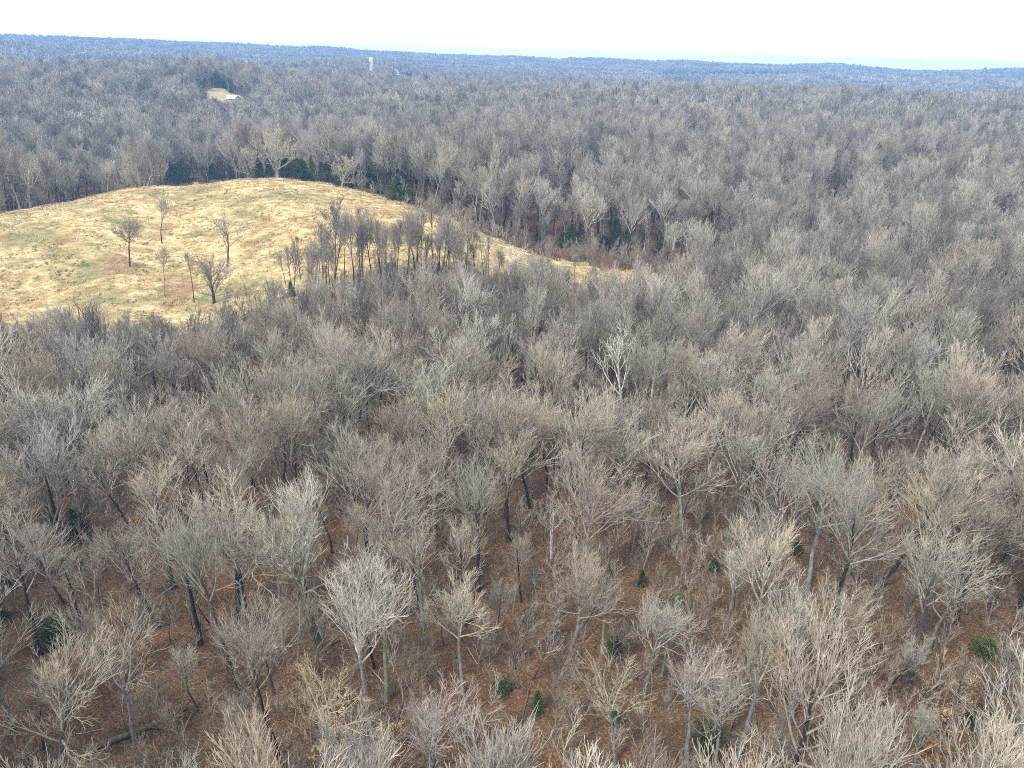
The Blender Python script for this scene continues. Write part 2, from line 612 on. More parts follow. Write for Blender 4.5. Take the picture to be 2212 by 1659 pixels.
FORMS = {
    # height, trunk share, trunk radius, limbs, first limb, limb angle, limb length, upturn, wiggle, children per order, child length
    'fan':     dict(H=22, tt=.74, r=.24, nl=10, t0=.62, ang=(.34, .82), lf=.48, up=.50, wig=.16, k2=7, k3=5, k4=4, tw=.46),
    'rounded': dict(H=20, tt=.76, r=.22, nl=13, t0=.56, ang=(.50, 1.18), lf=.40, up=.42, wig=.17, k2=7, k3=5, k4=4, tw=.46),
    'slender': dict(H=23, tt=.86, r=.20, nl=10, t0=.64, ang=(.38, .85), lf=.26, up=.50, wig=.15, k2=6, k3=5, k4=4, tw=.48),
    'open':    dict(H=20, tt=.70, r=.21, nl=8, t0=.56, ang=(.45, .95), lf=.52, up=.42, wig=.28, k2=7, k3=4, k4=4, tw=.45),
    'forked':  dict(H=21, tt=.52, r=.24, nl=6, t0=.74, ang=(.22, .60), lf=.90, up=.40, wig=.20, k2=9, k3=5, k4=4, tw=.36),
    'spreading': dict(H=17, tt=.66, r=.46, nl=15, t0=.22, ang=(.60, 1.30), lf=.78, up=.42, wig=.36, k2=8, k3=5, k4=4, tw=.38),
    'gaunt':   dict(H=20, tt=.72, r=.28, nl=8, t0=.40, ang=(.36, .85), lf=.56, up=.55, wig=.36, k2=6, k3=4, k4=3, tw=.42),
}


def tree_geo(seed, form, lod=0, thick=None):
    """-> dict of geometry groups: trunk (v,f), limbs [(v,f)], crown (v,f)"""
    q = FORMS[form]
    thick = thick or (.65 if form in ('sapling', 'pole') else 0) or [.82, 1.7, 3.2][lod]
    rg = np.random.default_rng(seed)
    H = q['H']
    # trunk
    n = 9 if lod == 0 else 5
    P = grow(rg, np.array([[0., 0, -.4]]), np.array([[rg.normal(0, .03), rg.normal(0, .03), 1.]]), np.array([H * q['tt']]), n, .15, .16)
    s = np.linspace(0, 1, n)
    R = (q['r'] * 1.2 * (1 - .70 * s ** 1.1))[None]
    R[:, 0] *= 1.35
    trunk = tubes(P, R, 7 if lod == 0 else 4, True)
    # limbs
    S, D, L, r, _ = sprout(rg, P, R, q['nl'], q['t0'], 1.0, q['ang'], q['lf'], .35 if form != 'spreading' else .25)
    r = np.minimum(r, q['r'] * .5)
    n2 = 6 if lod == 0 else 4
    P2 = grow(rg, S, D, L, n2, q['up'], q['wig'])
    # leader carries on above the trunk
    s2 = np.linspace(0, 1, n2)
    R2 = r[:, None] * (1 - .84 * s2)[None] + .012
    # bare stubs low on the trunk
    nl = len(P2)
    # second order
    S, D, L, r, par = sprout(rg, P2, R2, q['k2'] if lod < 2 else max(3, q['k2'] - 2), .20, 1.0, (.38, .72), q['tw'] * 1.25, .50)
    n3 = 4 if lod == 0 else 3
    r = np.clip(r, .022, .09)
    P3 = grow(rg, S, D, L, n3, q['up'] * .8, q['wig'])
    R3 = np.maximum(r * 1.1, .026 * thick)[:, None] * (1 - .68 * np.linspace(0, 1, n3))[None]
    geos3 = tubes(P3, R3 * (1 if lod == 0 else 1.25), 3)
    # third and fourth order: the twigs
    k3 = q['k3'] if lod < 2 else 6
    S, D, L, r, par3 = sprout(rg, P3, R3, k3, .22, 1.0, (.32, .68), q['tw'] * 1.40, .40)
    n4 = 3
    P4 = grow(rg, S, D, L * rg.uniform(.8, 1.2, len(L)), n4, q['up'] * .7, q['wig'])
    R4 = np.full((len(P4), 1), .019 * thick) * np.array([[1, .85, .55]])
    crown = [tubes(P4, R4, 3)]
    if lod < 2 and q['k4']:
        k4 = q['k4'] if lod == 0 else 3
        S, D, L, r, _ = sprout(rg, P4, R4, k4, .2, .98, (.28, .62), .66, .35)
        P5 = grow(rg, S, D, L, 2 if lod else 3, q['up'] * .5, q['wig'])
        R5 = np.full((len(P5), 1), .0125 * thick) * np.linspace(1, .5, P5.shape[1])[None]
        crown.append(tubes(P5, R5, 3))
    def cat(gs):
        v, f, _ = join_geo([(g[0], g[1], 0) for g in gs])
        return v, f
    limbs = []
    if lod == 0:
        k2 = q['k2']
        for j in range(nl):
            limbs.append(cat([tubes(P2[j:j + 1], R2[j:j + 1], 5), tubes(P3[j * k2:(j + 1) * k2], R3[j * k2:(j + 1) * k2], 3)]))
    else:
        limbs.append(cat([tubes(P2, R2 * (1.1 if lod == 1 else 1.5), 3), geos3]))
    return dict(trunk=trunk, limbs=limbs, crown=cat(crown), top=max(P4[..., 2].max(), H * .8))


class Kind:
    """one grown tree whose meshes its copies share"""
    def __init__(self, seed, form, name, thick=None):
        g = tree_geo(seed, form, 0, thick)
        self.form, self.top = form, g['top']
        self.trunk = np_mesh(name + '_trunk', *g['trunk'], [M_BARK], smooth=True)
        self.limbs = [np_mesh(name + '_limb', *l, [M_BARK], smooth=True) for l in g['limbs']]
        self.crown = np_mesh(name + '_crown', *g['crown'], [M_TWIG])
        v, f, mi = join_geo([(g['trunk'][0], g['trunk'][1], 0)] + [(a, b, 1) for a, b in g['limbs']])
        self.body = np_mesh(name + '_trunk_and_limbs', v, f, [M_BARK, M_LIMB], mi, True)


def lerp3(a, b, t):
    return tuple(x + (y - x) * t for x, y in zip(a, b))


def plant(kind, x, y, h, name, tint, bark, lean=(0, 0), rz=None, split=True, sink=.15, wide=1.0, r_=rnd):
    """a tree of its own: trunk, limbs and crown under an Empty at its foot"""
    s = h / kind.top
    z = h1(x, y) - sink
    o = empty(name, (x, y, z), (lean[1], lean[0], r_.uniform(0, 6.283) if rz is None else rz), (s * wide, s * wide, s))
    if lean != (0, 0):
        from mathutils import Matrix
        mz = Euler((0, 0, o.rotation_euler.z)).to_matrix()
        ml = Euler((-lean[1], lean[0], 0)).to_matrix()
        o.rotation_euler = (ml @ mz).to_euler()
    j = r_.uniform(.84, 1.16)
    tw = tuple(c * j * r_.uniform(.97, 1.03) for c in TW[tint])
    bk = tuple(c * r_.uniform(.85, 1.2) for c in BK[bark])
    lc = lerp3(bk, tw, .84)
    if split:
        t = mesh_obj('trunk', kind.trunk, o)
        t.color = (*bk, 1)
        for l in kind.limbs:
            c = mesh_obj('limb', l, o)
            c.color = (*lc, 1)
    else:
        t = mesh_obj('trunk', kind.body, o)
        t.color = (*bk, 1)
    c = mesh_obj('crown', kind.crown, o)
    c.color = (*tw, 1)
    return o


# ------------------------------------------------------------------ setting: ground, meadow, lawn, fields
def build_ground():
    nth, nr = 300, 300
    th = np.linspace(radians(-115), radians(115), nth)
    r = np.concatenate([[0.5], np.geomspace(12, 3640, nr - 1)])
    TH, RR = np.meshgrid(th, r)
    X, Y = np.sin(TH) * RR, np.cos(TH) * RR
    Z = height(X, Y)
    inside = in_poly(X, Y, MEADOW) & (poly_dist(X, Y, MEADOW) > 7)
    Z = np.where(inside, Z - .8, Z)
    v = np.stack([X, Y, Z], -1).reshape(-1, 3)
    i = np.arange(nr - 1)[:, None] * nth + np.arange(nth - 1)[None]
    f = np.stack([i, i + nth, i + nth + 1, i + 1], -1).reshape(-1, 4)
    o = mesh_obj('ground', np_mesh('ground', v, [f], [M_GROUND], smooth=True))
    tag(o, kind='structure')
    return Z.min(), Z.max()


def sheet(name, poly, step, lift, mat, rough=0.0, seed=1, base=.02):
    P = np.array(poly)
    x0, y0 = P.min(0) - step
    x1, y1 = P.max(0) + step
    xs, ys = np.arange(x0, x1, step), np.arange(y0, y1, step)
    X, Y = np.meshgrid(xs, ys)
    ins = in_poly(X, Y, poly)
    d = poly_dist(X, Y, poly)
    sd = np.where(ins, d, -d)
    rg = np.random.default_rng(seed)
    wob = 1.2 * np.sin(X * .9 + Y * .31) + 1.0 * np.sin(Y * 1.1 - X * .4) + 1.6 * np.sin(X * .23 - Y * .17) if rough else 0
    sd = sd + wob
    Z = height(X, Y) + np.clip(sd / 3.0, 0, 1) * lift + base
    if rough:
        Z += np.clip(sd / 2, 0, 1) * (rg.normal(0, rough, X.shape) + rough * np.sin(X * .8 + np.sin(Y * .5) * 2) * np.cos(Y * 1.3) * 1.2)
    keep = sd > -.2
    ny, nx = X.shape
    i = (np.arange(ny - 1)[:, None] * nx + np.arange(nx - 1)[None])
    kf = keep[:-1, :-1] & keep[1:, :-1] & keep[1:, 1:] & keep[:-1, 1:]
    i = i[kf]
    f = np.stack([i, i + 1, i + nx + 1, i + nx], -1)
    used, inv = np.unique(f, return_inverse=True)
    v = np.stack([X, Y, Z], -1).reshape(-1, 3)[used]
    o = mesh_obj(name, np_mesh(name, v, [inv.reshape(-1, 4)], [mat], smooth=True))
    tag(o, kind='structure')
    return o


ZMIN, ZMAX = build_ground()
sheet('meadow', MEADOW, .8, .16, M_MEADOW, .045)
sheet('lawn', LAWN, 2.5, .25, M_LAWN)
for cx, cy_, rx, ry in ((252, 571, 40, 27), (386, 634, 44, 24)):       # brown sheets painted in for the soft shadows under two of the meadow trees
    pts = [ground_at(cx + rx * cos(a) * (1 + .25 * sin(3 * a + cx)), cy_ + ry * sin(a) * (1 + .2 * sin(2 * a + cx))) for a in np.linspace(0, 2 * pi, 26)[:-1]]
    sheet('painted_tree_shade', pts, .6, .10, M_TREE_SHADE, .03, 3, .17)


# ------------------------------------------------------------------ masses past the limit: one object each, copies by geometry nodes
def source(name, me):
    c = SRC.get(name)
    if c is None:
        c = SRC[name] = bpy.data.collections.new(name)
    o = bpy.data.objects.new('%s_%02d' % (name, len(c.objects)), me)
    c.objects.link(o)
    return c


SRC = {}


def scatter(name, pts, rot, scl, idx, coll, label=None, cat=None):
    me = bpy.data.meshes.new(name)
    me.vertices.add(len(pts))
    me.vertices.foreach_set('co', np.asarray(pts, np.float32).ravel())
    for an, ty, dat in (('rot', 'FLOAT_VECTOR', rot), ('scl', 'FLOAT_VECTOR', scl)):
        a = me.attributes.new(an, ty, 'POINT')
        a.data.foreach_set('vector', np.asarray(dat, np.float32).ravel())
    a = me.attributes.new('idx', 'INT', 'POINT')
    a.data.foreach_set('value', np.asarray(idx, np.int32))
    o = mesh_obj(name, me)
    ng = bpy.data.node_groups.new(name, 'GeometryNodeTree')
    ng.interface.new_socket('Geometry', in_out='INPUT', socket_type='NodeSocketGeometry')
    ng.interface.new_socket('Geometry', in_out='OUTPUT', socket_type='NodeSocketGeometry')
    gi, go = ng.nodes.new('NodeGroupInput'), ng.nodes.new('NodeGroupOutput')
    ip = ng.nodes.new('GeometryNodeInstanceOnPoints')
    ci = ng.nodes.new('GeometryNodeCollectionInfo')
    ci.inputs['Collection'].default_value = coll
    ci.inputs['Separate Children'].default_value = True
    ci.inputs['Reset Children'].default_value = True

    def attr(nm, ty):
        n = ng.nodes.new('GeometryNodeInputNamedAttribute')
        n.data_type = ty
        n.inputs['Name'].default_value = nm
        return next(s for s in n.outputs if s.name == 'Attribute' and s.enabled)
    L = ng.links.new
    L(gi.outputs[0], ip.inputs['Points'])
    L(ci.outputs[0], ip.inputs['Instance'])
    ip.inputs['Pick Instance'].default_value = True
    L(attr('idx', 'INT'), ip.inputs['Instance Index'])
    e2r = ng.nodes.new('FunctionNodeEulerToRotation')
    L(attr('rot', 'FLOAT_VECTOR'), e2r.inputs[0])
    L(e2r.outputs[0], ip.inputs['Rotation'])
    L(attr('scl', 'FLOAT_VECTOR'), ip.inputs['Scale'])
    L(ip.outputs[0], go.inputs[0])
    md = o.modifiers.new('scatter', 'NODES')
    md.node_group = ng
    tag(o, label, cat, None, 'stuff')
    return o


def full_tree_mesh(name, seed, form, lod, mats=None):
    g = tree_geo(seed, form, lod)
    v, f, mi = join_geo([(g['trunk'][0], g['trunk'][1], 0)] + [(a, b, 1) for a, b in g['limbs']] + [(g['crown'][0], g['crown'][1], 1)])
    return np_mesh(name, v, f, mats or [M_BARK_I, M_TWIG_I], mi), g['top']


# ------------------------------------------------------------------ evergreen, bush, leafy sapling builders
def leaf_cards(rg, C, D, size, n_each):
    """small four-sided sprays round the points C, pointing along D"""
    k = len(C)
    c = np.repeat(C, n_each, 0)
    d = unit(np.repeat(D, n_each, 0) + rg.normal(0, .55, (k * n_each, 3)))
    c = c + rg.normal(0, size * .7, c.shape)
    side = unit(np.cross(d, rg.normal(0, 1, d.shape)))
    s = size * rg.uniform(.6, 1.4, (len(c), 1))
    v = np.stack([c, c + d * s * .5 + side * s * .32, c + d * s * 1.25, c + d * s * .5 - side * s * .32], 1).reshape(-1, 3)
    f = np.arange(len(c) * 4).reshape(-1, 4)
    return v, [f]


def cedar_meshes(seed, H, W, mat, shape='cone', n=900, size=.32):
    rg = np.random.default_rng(seed)
    P = grow(rg, np.array([[0., 0, -.2]]), np.array([[rg.normal(0, .03), 0, 1.]]), np.array([H * .95]), 6, .1, .06)
    R = (max(.06, H * .022) * (1 - .85 * np.linspace(0, 1, 6)))[None]
    trunk = tubes(P, R, 6, True)
    t = rg.uniform(.04, 1, n) ** (1.25 if shape == 'cone' else .9)
    prof = (1 - t) ** .8 * (.55 + .45 * np.minimum(1, t * 6)) if shape == 'cone' else np.sqrt(np.clip(1 - (2 * t - .9) ** 2 * .85, 0.02, 1)) * (1 - .35 * t)
    lump = 1 + .30 * np.sin(t * 19 + rg.uniform(0, 6)) * .6 + .35 * (rg.uniform(0, 1, n) ** 4)
    az = rg.uniform(0, 2 * pi, n)
    lump *= 1 + .30 * np.sin(3 * az + 5 * t + rg.uniform(0, 6)) + .20 * np.sin(7 * az - 9 * t)
    rr = W * .5 * prof * lump * np.sqrt(rg.uniform(.12, 1, n))
    C = np.stack([np.cos(az) * rr, np.sin(az) * rr, .12 * H * (shape != 'cone') * .5 + t * H * .97], 1)
    D = np.stack([np.cos(az), np.sin(az), np.full(n, .75)], 1)
    fol = leaf_cards(rg, C, D, size, 5)
    # boughs
    kb = rg.integers(0, n, 50)
    tip = C[kb]
    root = np.stack([np.zeros(50), np.zeros(50), np.maximum(.1, tip[:, 2] - .25 * np.hypot(tip[:, 0], tip[:, 1]))], 1)
    B = np.stack([root, (root + tip) / 2, tip], 1)
    tr2 = tubes(B, np.full((50, 1), .035) * np.array([[1, .7, .4]]), 3)
    v, f, _ = join_geo([(trunk[0], trunk[1], 0), (tr2[0], tr2[1], 0)])
    return np_mesh('evergreen_trunk', v, f, [M_LOG]), np_mesh('evergreen_crown', *fol, [mat])


def at_px(px, py, y0=20, y1=3000):
    x, y = ground_at(px, py, y0, y1)
    return x, y, h1(x, y)


def px_height(x, y, ty):
    """height of a thing standing at (x, y) whose top is seen in photo row ty"""
    z0 = h1(x, y)
    lo, hi = 0.0, 60.0
    for _ in range(40):
        m = (lo + hi) / 2
        if project(x, y, z0 + m)[1] > ty:
            lo = m
        else:
            hi = m
    return lo


# ------------------------------------------------------------------ the grown kinds
FORMS['sapling'] = dict(H=6, tt=.85, r=.05, nl=8, t0=.15, ang=(.45, .95), lf=.5, up=.6, wig=.3, k2=5, k3=3, k4=2, tw=.42)
KINDS = {}
for i, (fm, sd) in enumerate([('fan', 11), ('fan', 12), ('fan', 13), ('rounded', 21), ('rounded', 22), ('slender', 31), ('slender', 32), ('open', 41),
                              ('open', 42), ('forked', 51), ('forked', 52), ('spreading', 61), ('spreading', 62), ('gaunt', 71), ('gaunt', 72)]):
    KINDS.setdefault(fm, []).append(Kind(sd, fm, fm))

KINDS_MID = {fm: [Kind(sd + 3, fm, fm, 1.25) for sd in sds] for fm, sds in dict(fan=(11, 12, 13), rounded=(21, 22), slender=(31, 32), open=(41, 42), forked=(51, 52), spreading=(61,), gaunt=(71, 72)).items()}
KINDS_FAR = {fm: [Kind(sd + 5, fm, fm, 1.75) for sd in sds] for fm, sds in dict(fan=(11, 12), rounded=(21, 22), slender=(31, 32), open=(41,), forked=(51,), spreading=(61, 62), gaunt=(71, 72)).items()}


def kinds_at(x, y):
    r = hypot(x, y)
    return KINDS if r < 88 else KINDS_MID if r < 175 else KINDS_FAR


THINGS = []          # (x, y) taken by a placed tree
INDIV = []           # records of the individual trees of the wood, for their labels


PROTECT = []         # (distance, middle of the photo box, its half width): what the photo leaves in view


def crest_spot(px, py):
    """a spot just behind the meadow's far edge, where the ground already falls out of sight"""
    ex, ey = zip(*_far_edge)
    edge = float(np.interp(px, ex, ey))
    x, y = ground_at(px, edge + 1.0)
    if py > edge:
        return ground_at(px, py)
    k = 1 + min(2.0 + (edge - py) * .4, 30) / hypot(x, y)
    return x * k, y * k


def hero(bx, by, tx, ty, form, tint, bark, name='bare_tree', hmin=7, hmax=29, wide=1.0, k=None, label=None, group=None, split=True, y0=20, y1=2500, crest=False):
    x, y = crest_spot(bx, by) if crest else ground_at(bx, by, y0, y1)
    z = h1(x, y)
    h = min(max(px_height(x, y, ty), hmin), hmax)
    px, py, dep = project(x, y, z + h)
    lx = atan2((tx - px) * dep / F, h)
    lx = min(max(lx, -.28), .28)
    ks = kinds_at(x, y)[form]
    split = split and hypot(x, y) < 175
    kd = ks[(len(THINGS) if k is None else k) % len(ks)]
    o = plant(kd, x, y, h, name, tint, bark, (lx, rnd.gauss(0, .02)), split=split, wide=wide * (1.18 if hypot(x, y) < 125 else 1.0))
    THINGS.append((x, y))
    if label:
        PROTECT.append((hypot(x, y), tx, by + (ty - by) * .62, 14))
        tag(o, label, 'tree', group)
    else:
        INDIV.append(dict(o=o, x=x, y=y, h=h, form=form, tint=tint, bark=bark, lean=lx, px=project(x, y, z + h * .7)[:2], hero=True))
    return o


# trees one can single out in the photo: foot, top, habit, twig tint, bark
HEROES = [
    (357, 1187, 300, 858, 'forked', 'greybrown', 'dark'), (423, 1195, 345, 892, 'slender', 'greybrown', 'dark'), (417, 1148, 372, 930, 'slender', 'purple', 'dark'),
    (485, 1198, 400, 868, 'open', 'greybrown', 'dark'), (305, 1071, 268, 855, 'fan', 'lichen', 'dark'), (363, 1038, 330, 835, 'fan', 'greybrown', 'dark'),
    (405, 1018, 352, 822, 'slender', 'purple', 'dark'), (427, 915, 393, 765, 'fan', 'purple', 'dark'), (78, 1015, 58, 862, 'rounded', 'greybrown', 'dark'),
    (717, 1195, 700, 1000, 'slender', 'greybrown', 'dark'), (84, 1415, -12, 1075, 'fan', 'greybrown', 'dark'), (345, 1356, 272, 1092, 'rounded', 'greybrown', 'dark'),
    (171, 1345, 128, 1150, 'slender', 'lichen', 'dark'), (227, 1331, 120, 1195, 'gaunt', 'lichen', 'green'), (293, 1603, 256, 1326, 'open', 'tan', 'pale'),
    (105, 1745, 80, 1416, 'rounded', 'tan', 'mid'), (600, 1638, 522, 1300, 'fan', 'greybrown', 'dark'), (520, 1660, 462, 1470, 'slender', 'lichen', 'mid'),
    (593, 1499, 600, 1290, 'rounded', 'brown', 'mid'), (534, 1303, 514, 1205, 'gaunt', 'pale', 'green'), (590, 1275, 602, 1130, 'open', 'straw', 'green'),
    (712, 1690, 694, 1440, 'open', 'straw', 'green'), (803, 1597, 773, 1222, 'fan', 'pale', 'green'), (809, 1443, 800, 1236, 'slender', 'greybrown', 'dark'),
    (999, 1499, 988, 1262, 'rounded', 'tan', 'pale'), (960, 1640, 930, 1488, 'rounded', 'pale', 'mid'), (1191, 1206, 1196, 1058, 'gaunt', 'pale', 'white'),
    (1251, 1178, 1232, 900, 'slender', 'greybrown', 'dark'), (1036, 1275, 1030, 962, 'fan', 'lichen', 'dark'), (1126, 1300, 1130, 1120, 'slender', 'brown', 'dark'),
    (1226, 1429, 1228, 1180, 'rounded', 'brown', 'pale'), (1302, 1411, 1308, 1200, 'fan', 'greybrown', 'pale'), (1393, 1499, 1408, 1270, 'fan', 'pale', 'green'),
    (1430, 1460, 1448, 1290, 'fan', 'tan', 'green'), (1330, 1652, 1316, 1428, 'open', 'tan', 'pale'), (901, 1268, 876, 1150, 'gaunt', 'lichen', 'green'),
    (1568, 1366, 1590, 1158, 'fan', 'pale', 'green'), (1708, 1555, 1790, 1208, 'forked', 'pale', 'green'), (1826, 1509, 1856, 1268, 'rounded', 'tan', 'mid'),
    (1963, 1471, 2018, 1112, 'fan', 'greybrown', 'mid'), (1990, 1432, 2085, 1180, 'open', 'pale', 'green'), (1833, 1614, 1880, 1478, 'gaunt', 'brown', 'dark'),
    (1484, 1652, 1496, 1390, 'fan', 'pale', 'green'), (1545, 1660, 1570, 1430, 'fan', 'pale', 'pale'), (1589, 1638, 1650, 1330, 'fan', 'tan', 'green'), (1715, 1415, 1732, 1285, 'slender', 'brown', 'mid'),
    (1907, 1530, 1950, 1360, 'slender', 'greybrown', 'dark'), (2162, 1495, 2190, 1385, 'gaunt', 'pale', 'pale'),
    (1651, 983, 1706, 762, 'rounded', 'tan', 'pale'), (1607, 943, 1634, 742, 'fan', 'purple', 'dark'), (1489, 929, 1502, 796, 'fan', 'greybrown', 'dark'),
    (1514, 1123, 1536, 990, 'gaunt', 'pale', 'green'), (1794, 876, 1808, 742, 'rounded', 'lichen', 'dark'), (1921, 1103, 1952, 968, 'fan', 'lichen', 'green'),
    (1764, 1123, 1768, 1010, 'rounded', 'tan', 'mid'), (1032, 1195, 1042, 1000, 'open', 'lichen', 'dark'), (850, 915, 838, 795, 'rounded', 'lichen', 'dark'),
    (1200, 1061, 1222, 870, 'fan', 'lichen', 'dark'), (1184, 1058, 1147, 848, 'fan', 'tan', 'dark'), (1109, 938, 1114, 850, 'slender', 'pale', 'dark'),
    (1367, 1185, 1366, 1036, 'rounded', 'tan', 'pale'), (1367, 1035, 1364, 915, 'open', 'lichen', 'green'), (837, 1048, 834, 926, 'rounded', 'tan', 'mid'),
    (1275, 985, 1262, 850, 'fan', 'greybrown', 'dark'), (1297, 970, 1306, 838, 'rounded', 'purple', 'mid'), (560, 985, 505, 838, 'forked', 'tan', 'dark'),
    (640, 940, 655, 795, 'rounded', 'blue', 'mid'), (250, 985, 232, 845, 'open', 'lichen', 'dark'),
]
for a in HEROES:
    hero(*a)
    PROTECT.append((hypot(*THINGS[-1]), a[0] * .75 + a[2] * .25, a[1] * .75 + a[3] * .25, 2, .32))

# slender trees of the grove that stands in the neck of the meadow
GROVE = [(700, 628, 690, 470), (722, 622, 726, 452), (745, 618, 742, 478), (762, 640, 758, 440), (784, 606, 786, 438), (803, 622, 806, 455), (822, 600, 820, 470), (838, 634, 842, 462), (856, 604, 850, 480),
         (876, 640, 880, 448), (893, 596, 898, 474), (915, 628, 918, 466), (935, 585, 934, 420), (952, 618, 957, 480), (974, 600, 972, 492), (990, 640, 994, 486), (1006, 590, 1010, 470), (1028, 618, 1036, 480), (1046, 604, 1040, 500),
         (668, 640, 655, 520), (650, 605, 632, 505), (618, 618, 606, 540), (1240, 622, 1246, 545), (1290, 640, 1290, 560), (1372, 660, 1376, 566), (1425, 650, 1440, 560), (1452, 668, 1466, 590), (1560, 640, 1556, 540), (1600, 655, 1612, 560)]
_gr = random.Random(31)
for _i in range(34):
    _x = _gr.uniform(630, 1062)
    _b = np.interp(_x, [630, 720, 850, 1062], [655, 632, 602, 604]) + _gr.uniform(-4, 26)
    GROVE.append((_x, _b, _x + _gr.gauss(0, 7), np.interp(_x, [630, 720, 930, 1062], [520, 465, 440, 505]) + _gr.uniform(-8, 55)))
for i, (bx, by, tx, ty) in enumerate(GROVE):
    hero(bx, by, tx, ty, ('slender', 'fan', 'slender', 'forked')[i % 4], ('greybrown', 'purple', 'brown')[i % 3], 'dark', wide=.8, hmax=25, split=False)

MEADOW_TREES = [
    (280, 577, 262, 470, 'rounded', 'greybrown', 'mid', 1.15, 'bare tree leaning over a dark shadow patch in the dry meadow'),
    (350, 526, 338, 420, 'forked', 'greybrown', 'dark', .8, 'twin-stemmed bare tree highest up in the middle of the meadow'),
    (490, 577, 482, 446, 'gaunt', 'blue', 'mid', .9, 'thinly branched pale grey tree standing alone on the meadow slope'),
    (355, 642, 345, 542, 'slender', 'brown', 'pale', 1.0, 'small bare tree with flared pale foot at the lower meadow'),
    (463, 656, 452, 548, 'spreading', 'brown', 'dark', .8, 'dark fan-crowned tree where the meadow meets the near wood'),
    (420, 655, 408, 553, 'slender', 'brown', 'dark', .8, 'slim dark tree close beside the dark fan-crowned meadow tree'),
    (600, 660, 585, 605, 'gaunt', 'brown', 'dark', 1.0, 'short crooked dark tree at the lower meadow edge'),
]
for bx, by, tx, ty, fm, ti, bk, wd, lb in MEADOW_TREES:
    hero(bx, by, tx, ty - 10, fm, ti, bk, wide=wd * 1.1, hmin=5, label=lb, group='trees standing in the meadow')

CREST = [
    (600, 385, 602, 264, 'spreading', 'tan', 'pale', 1.25, 'broad spreading oak with long pale limbs behind the meadow crest', 0),
    (543, 384, 530, 308, 'spreading', 'greybrown', 'mid', 1.15, 'smaller round-headed oak on the crest beside the broad spreading oak', 1),
    (738, 405, 752, 330, 'spreading', 'tan', 'pale', 1.1, 'leaning pale spreading tree at the meadow corner among cedars', 1),
    (784, 392, 778, 318, 'slender', 'pale', 'pale', .8, 'slim pale upright tree beside the leaning spreading tree', 0),
    (818, 386, 812, 322, 'slender', 'greybrown', 'pale', .8, 'slender grey tree with high crown in the cedar corner', 1),
    (232, 404, 226, 338, 'open', 'pale', 'pale', .9, 'pale tree leaning over the far meadow edge from the wood', 0),
    (66, 428, 55, 330, 'gaunt', 'pale', 'white', 1.2, 'white-limbed tree in the hollow beyond the meadow', 0),
]
for bx, by, tx, ty, fm, ti, bk, wd, lb, k in CREST:
    hero(bx, by, tx, ty, fm, ti, bk, 'spreading_tree' if fm == 'spreading' else 'bare_tree', wide=wd, label=lb, k=k, group='trees along the meadow crest', crest=True)

WHITES = [
    (1108, 640, 1106, 522, 'gaunt', 1.35, 'large white-limbed tree between the meadow grove and the narrow strip'),
    (757, 712, 756, 606, 'gaunt', 1.25, 'white-limbed tree with wide forked crown below the meadow grove'),
    (644, 676, 640, 602, 'gaunt', .9, 'small white tree in front of a dark cedar at the meadow edge'),
    (2131, 923, 2160, 790, 'gaunt', .9, 'chalk-white forked tree rising above brown crowns of the wood'),
    (2026, 378, 2028, 306, 'gaunt', .7, 'bleached white snag standing out of the far hillside wood'),
    (1392, 545, 1400, 455, 'gaunt', .6, 'tall thin white trunk behind the dark cedars of the valley'),
    (935, 452, 946, 322, 'open', 1.0, 'tall pale tan tree with ascending limbs at the wood corner'),
    (1300, 520, 1304, 412, 'open', .9, 'pale tan crowned tree on the valley slope'),
    (1225, 520, 1212, 420, 'rounded', .8, 'pale fuzzy-crowned tree on the valley slope above three cedars'),
    (1345, 915, 1340, 690, 'gaunt', .9, 'pale trunked tree with ivory limbs in the middle of the wood'),
    (1496, 318, 1494, 262, 'gaunt', .6, 'thin white snag among the hazy crowns of the hillside'),
    (1800, 450, 1802, 402, 'gaunt', .6, 'small bleached tree among grey hillside crowns'),
]
for i, (bx, by, tx, ty, fm, wd, lb) in enumerate(WHITES):
    pale = fm != 'gaunt'
    hero(bx, by, tx, ty, fm, 'tan' if pale else 'white', 'pale' if pale else 'white', 'bare_tree' if pale else 'white_tree', hmin=6, wide=wd, label=lb, group='pale and white-limbed trees')

# ------------------------------------------------------------------ evergreens
EG_CACHE = {}


def evergreen(bx, by, hpx, wpx, mat, shape, name, label, group=None, y0=20, y1=3000, n=620, hmax=14):
    x, y = crest_spot(bx, by) if group == G1 else ground_at(bx, by, y0, y1)
    z = h1(x, y)
    dep = project(x, y, z)[2]
    big = 1.2 if group == G1 else 1.5 if group == G2 and by < 560 else 1.0
    h = min(hpx * dep / F * 1.05 * big, hmax)
    w = wpx * dep / F * big * (.72 if group == G3 else 1.0)
    key = (mat.name, shape, len(EG_CACHE) % 3 if (mat.name, shape, 2) in EG_CACHE else sum(1 for k in EG_CACHE if k[:2] == (mat.name, shape)))
    if key not in EG_CACHE:
        EG_CACHE[key] = cedar_meshes(600 + len(EG_CACHE), 6.0, 3.6, mat, shape, n, .24)
    tm, cm = EG_CACHE[key]
    o = empty(name, (x, y, z - .1), (0, 0, rnd.uniform(0, 6.28)), (w / 3.6, w / 3.6 * rnd.uniform(.75, 1.1), h / 6.0))
    mesh_obj('trunk', tm, o)
    mesh_obj('crown', cm, o)
    PROTECT.append((hypot(x, y), bx, by - hpx * .5, wpx * .3))
    tag(o, label, 'tree' if 'tree' in name or 'cedar' in name or 'spruce' in name else 'shrub', group)
    THINGS.append((x, y))
    return o


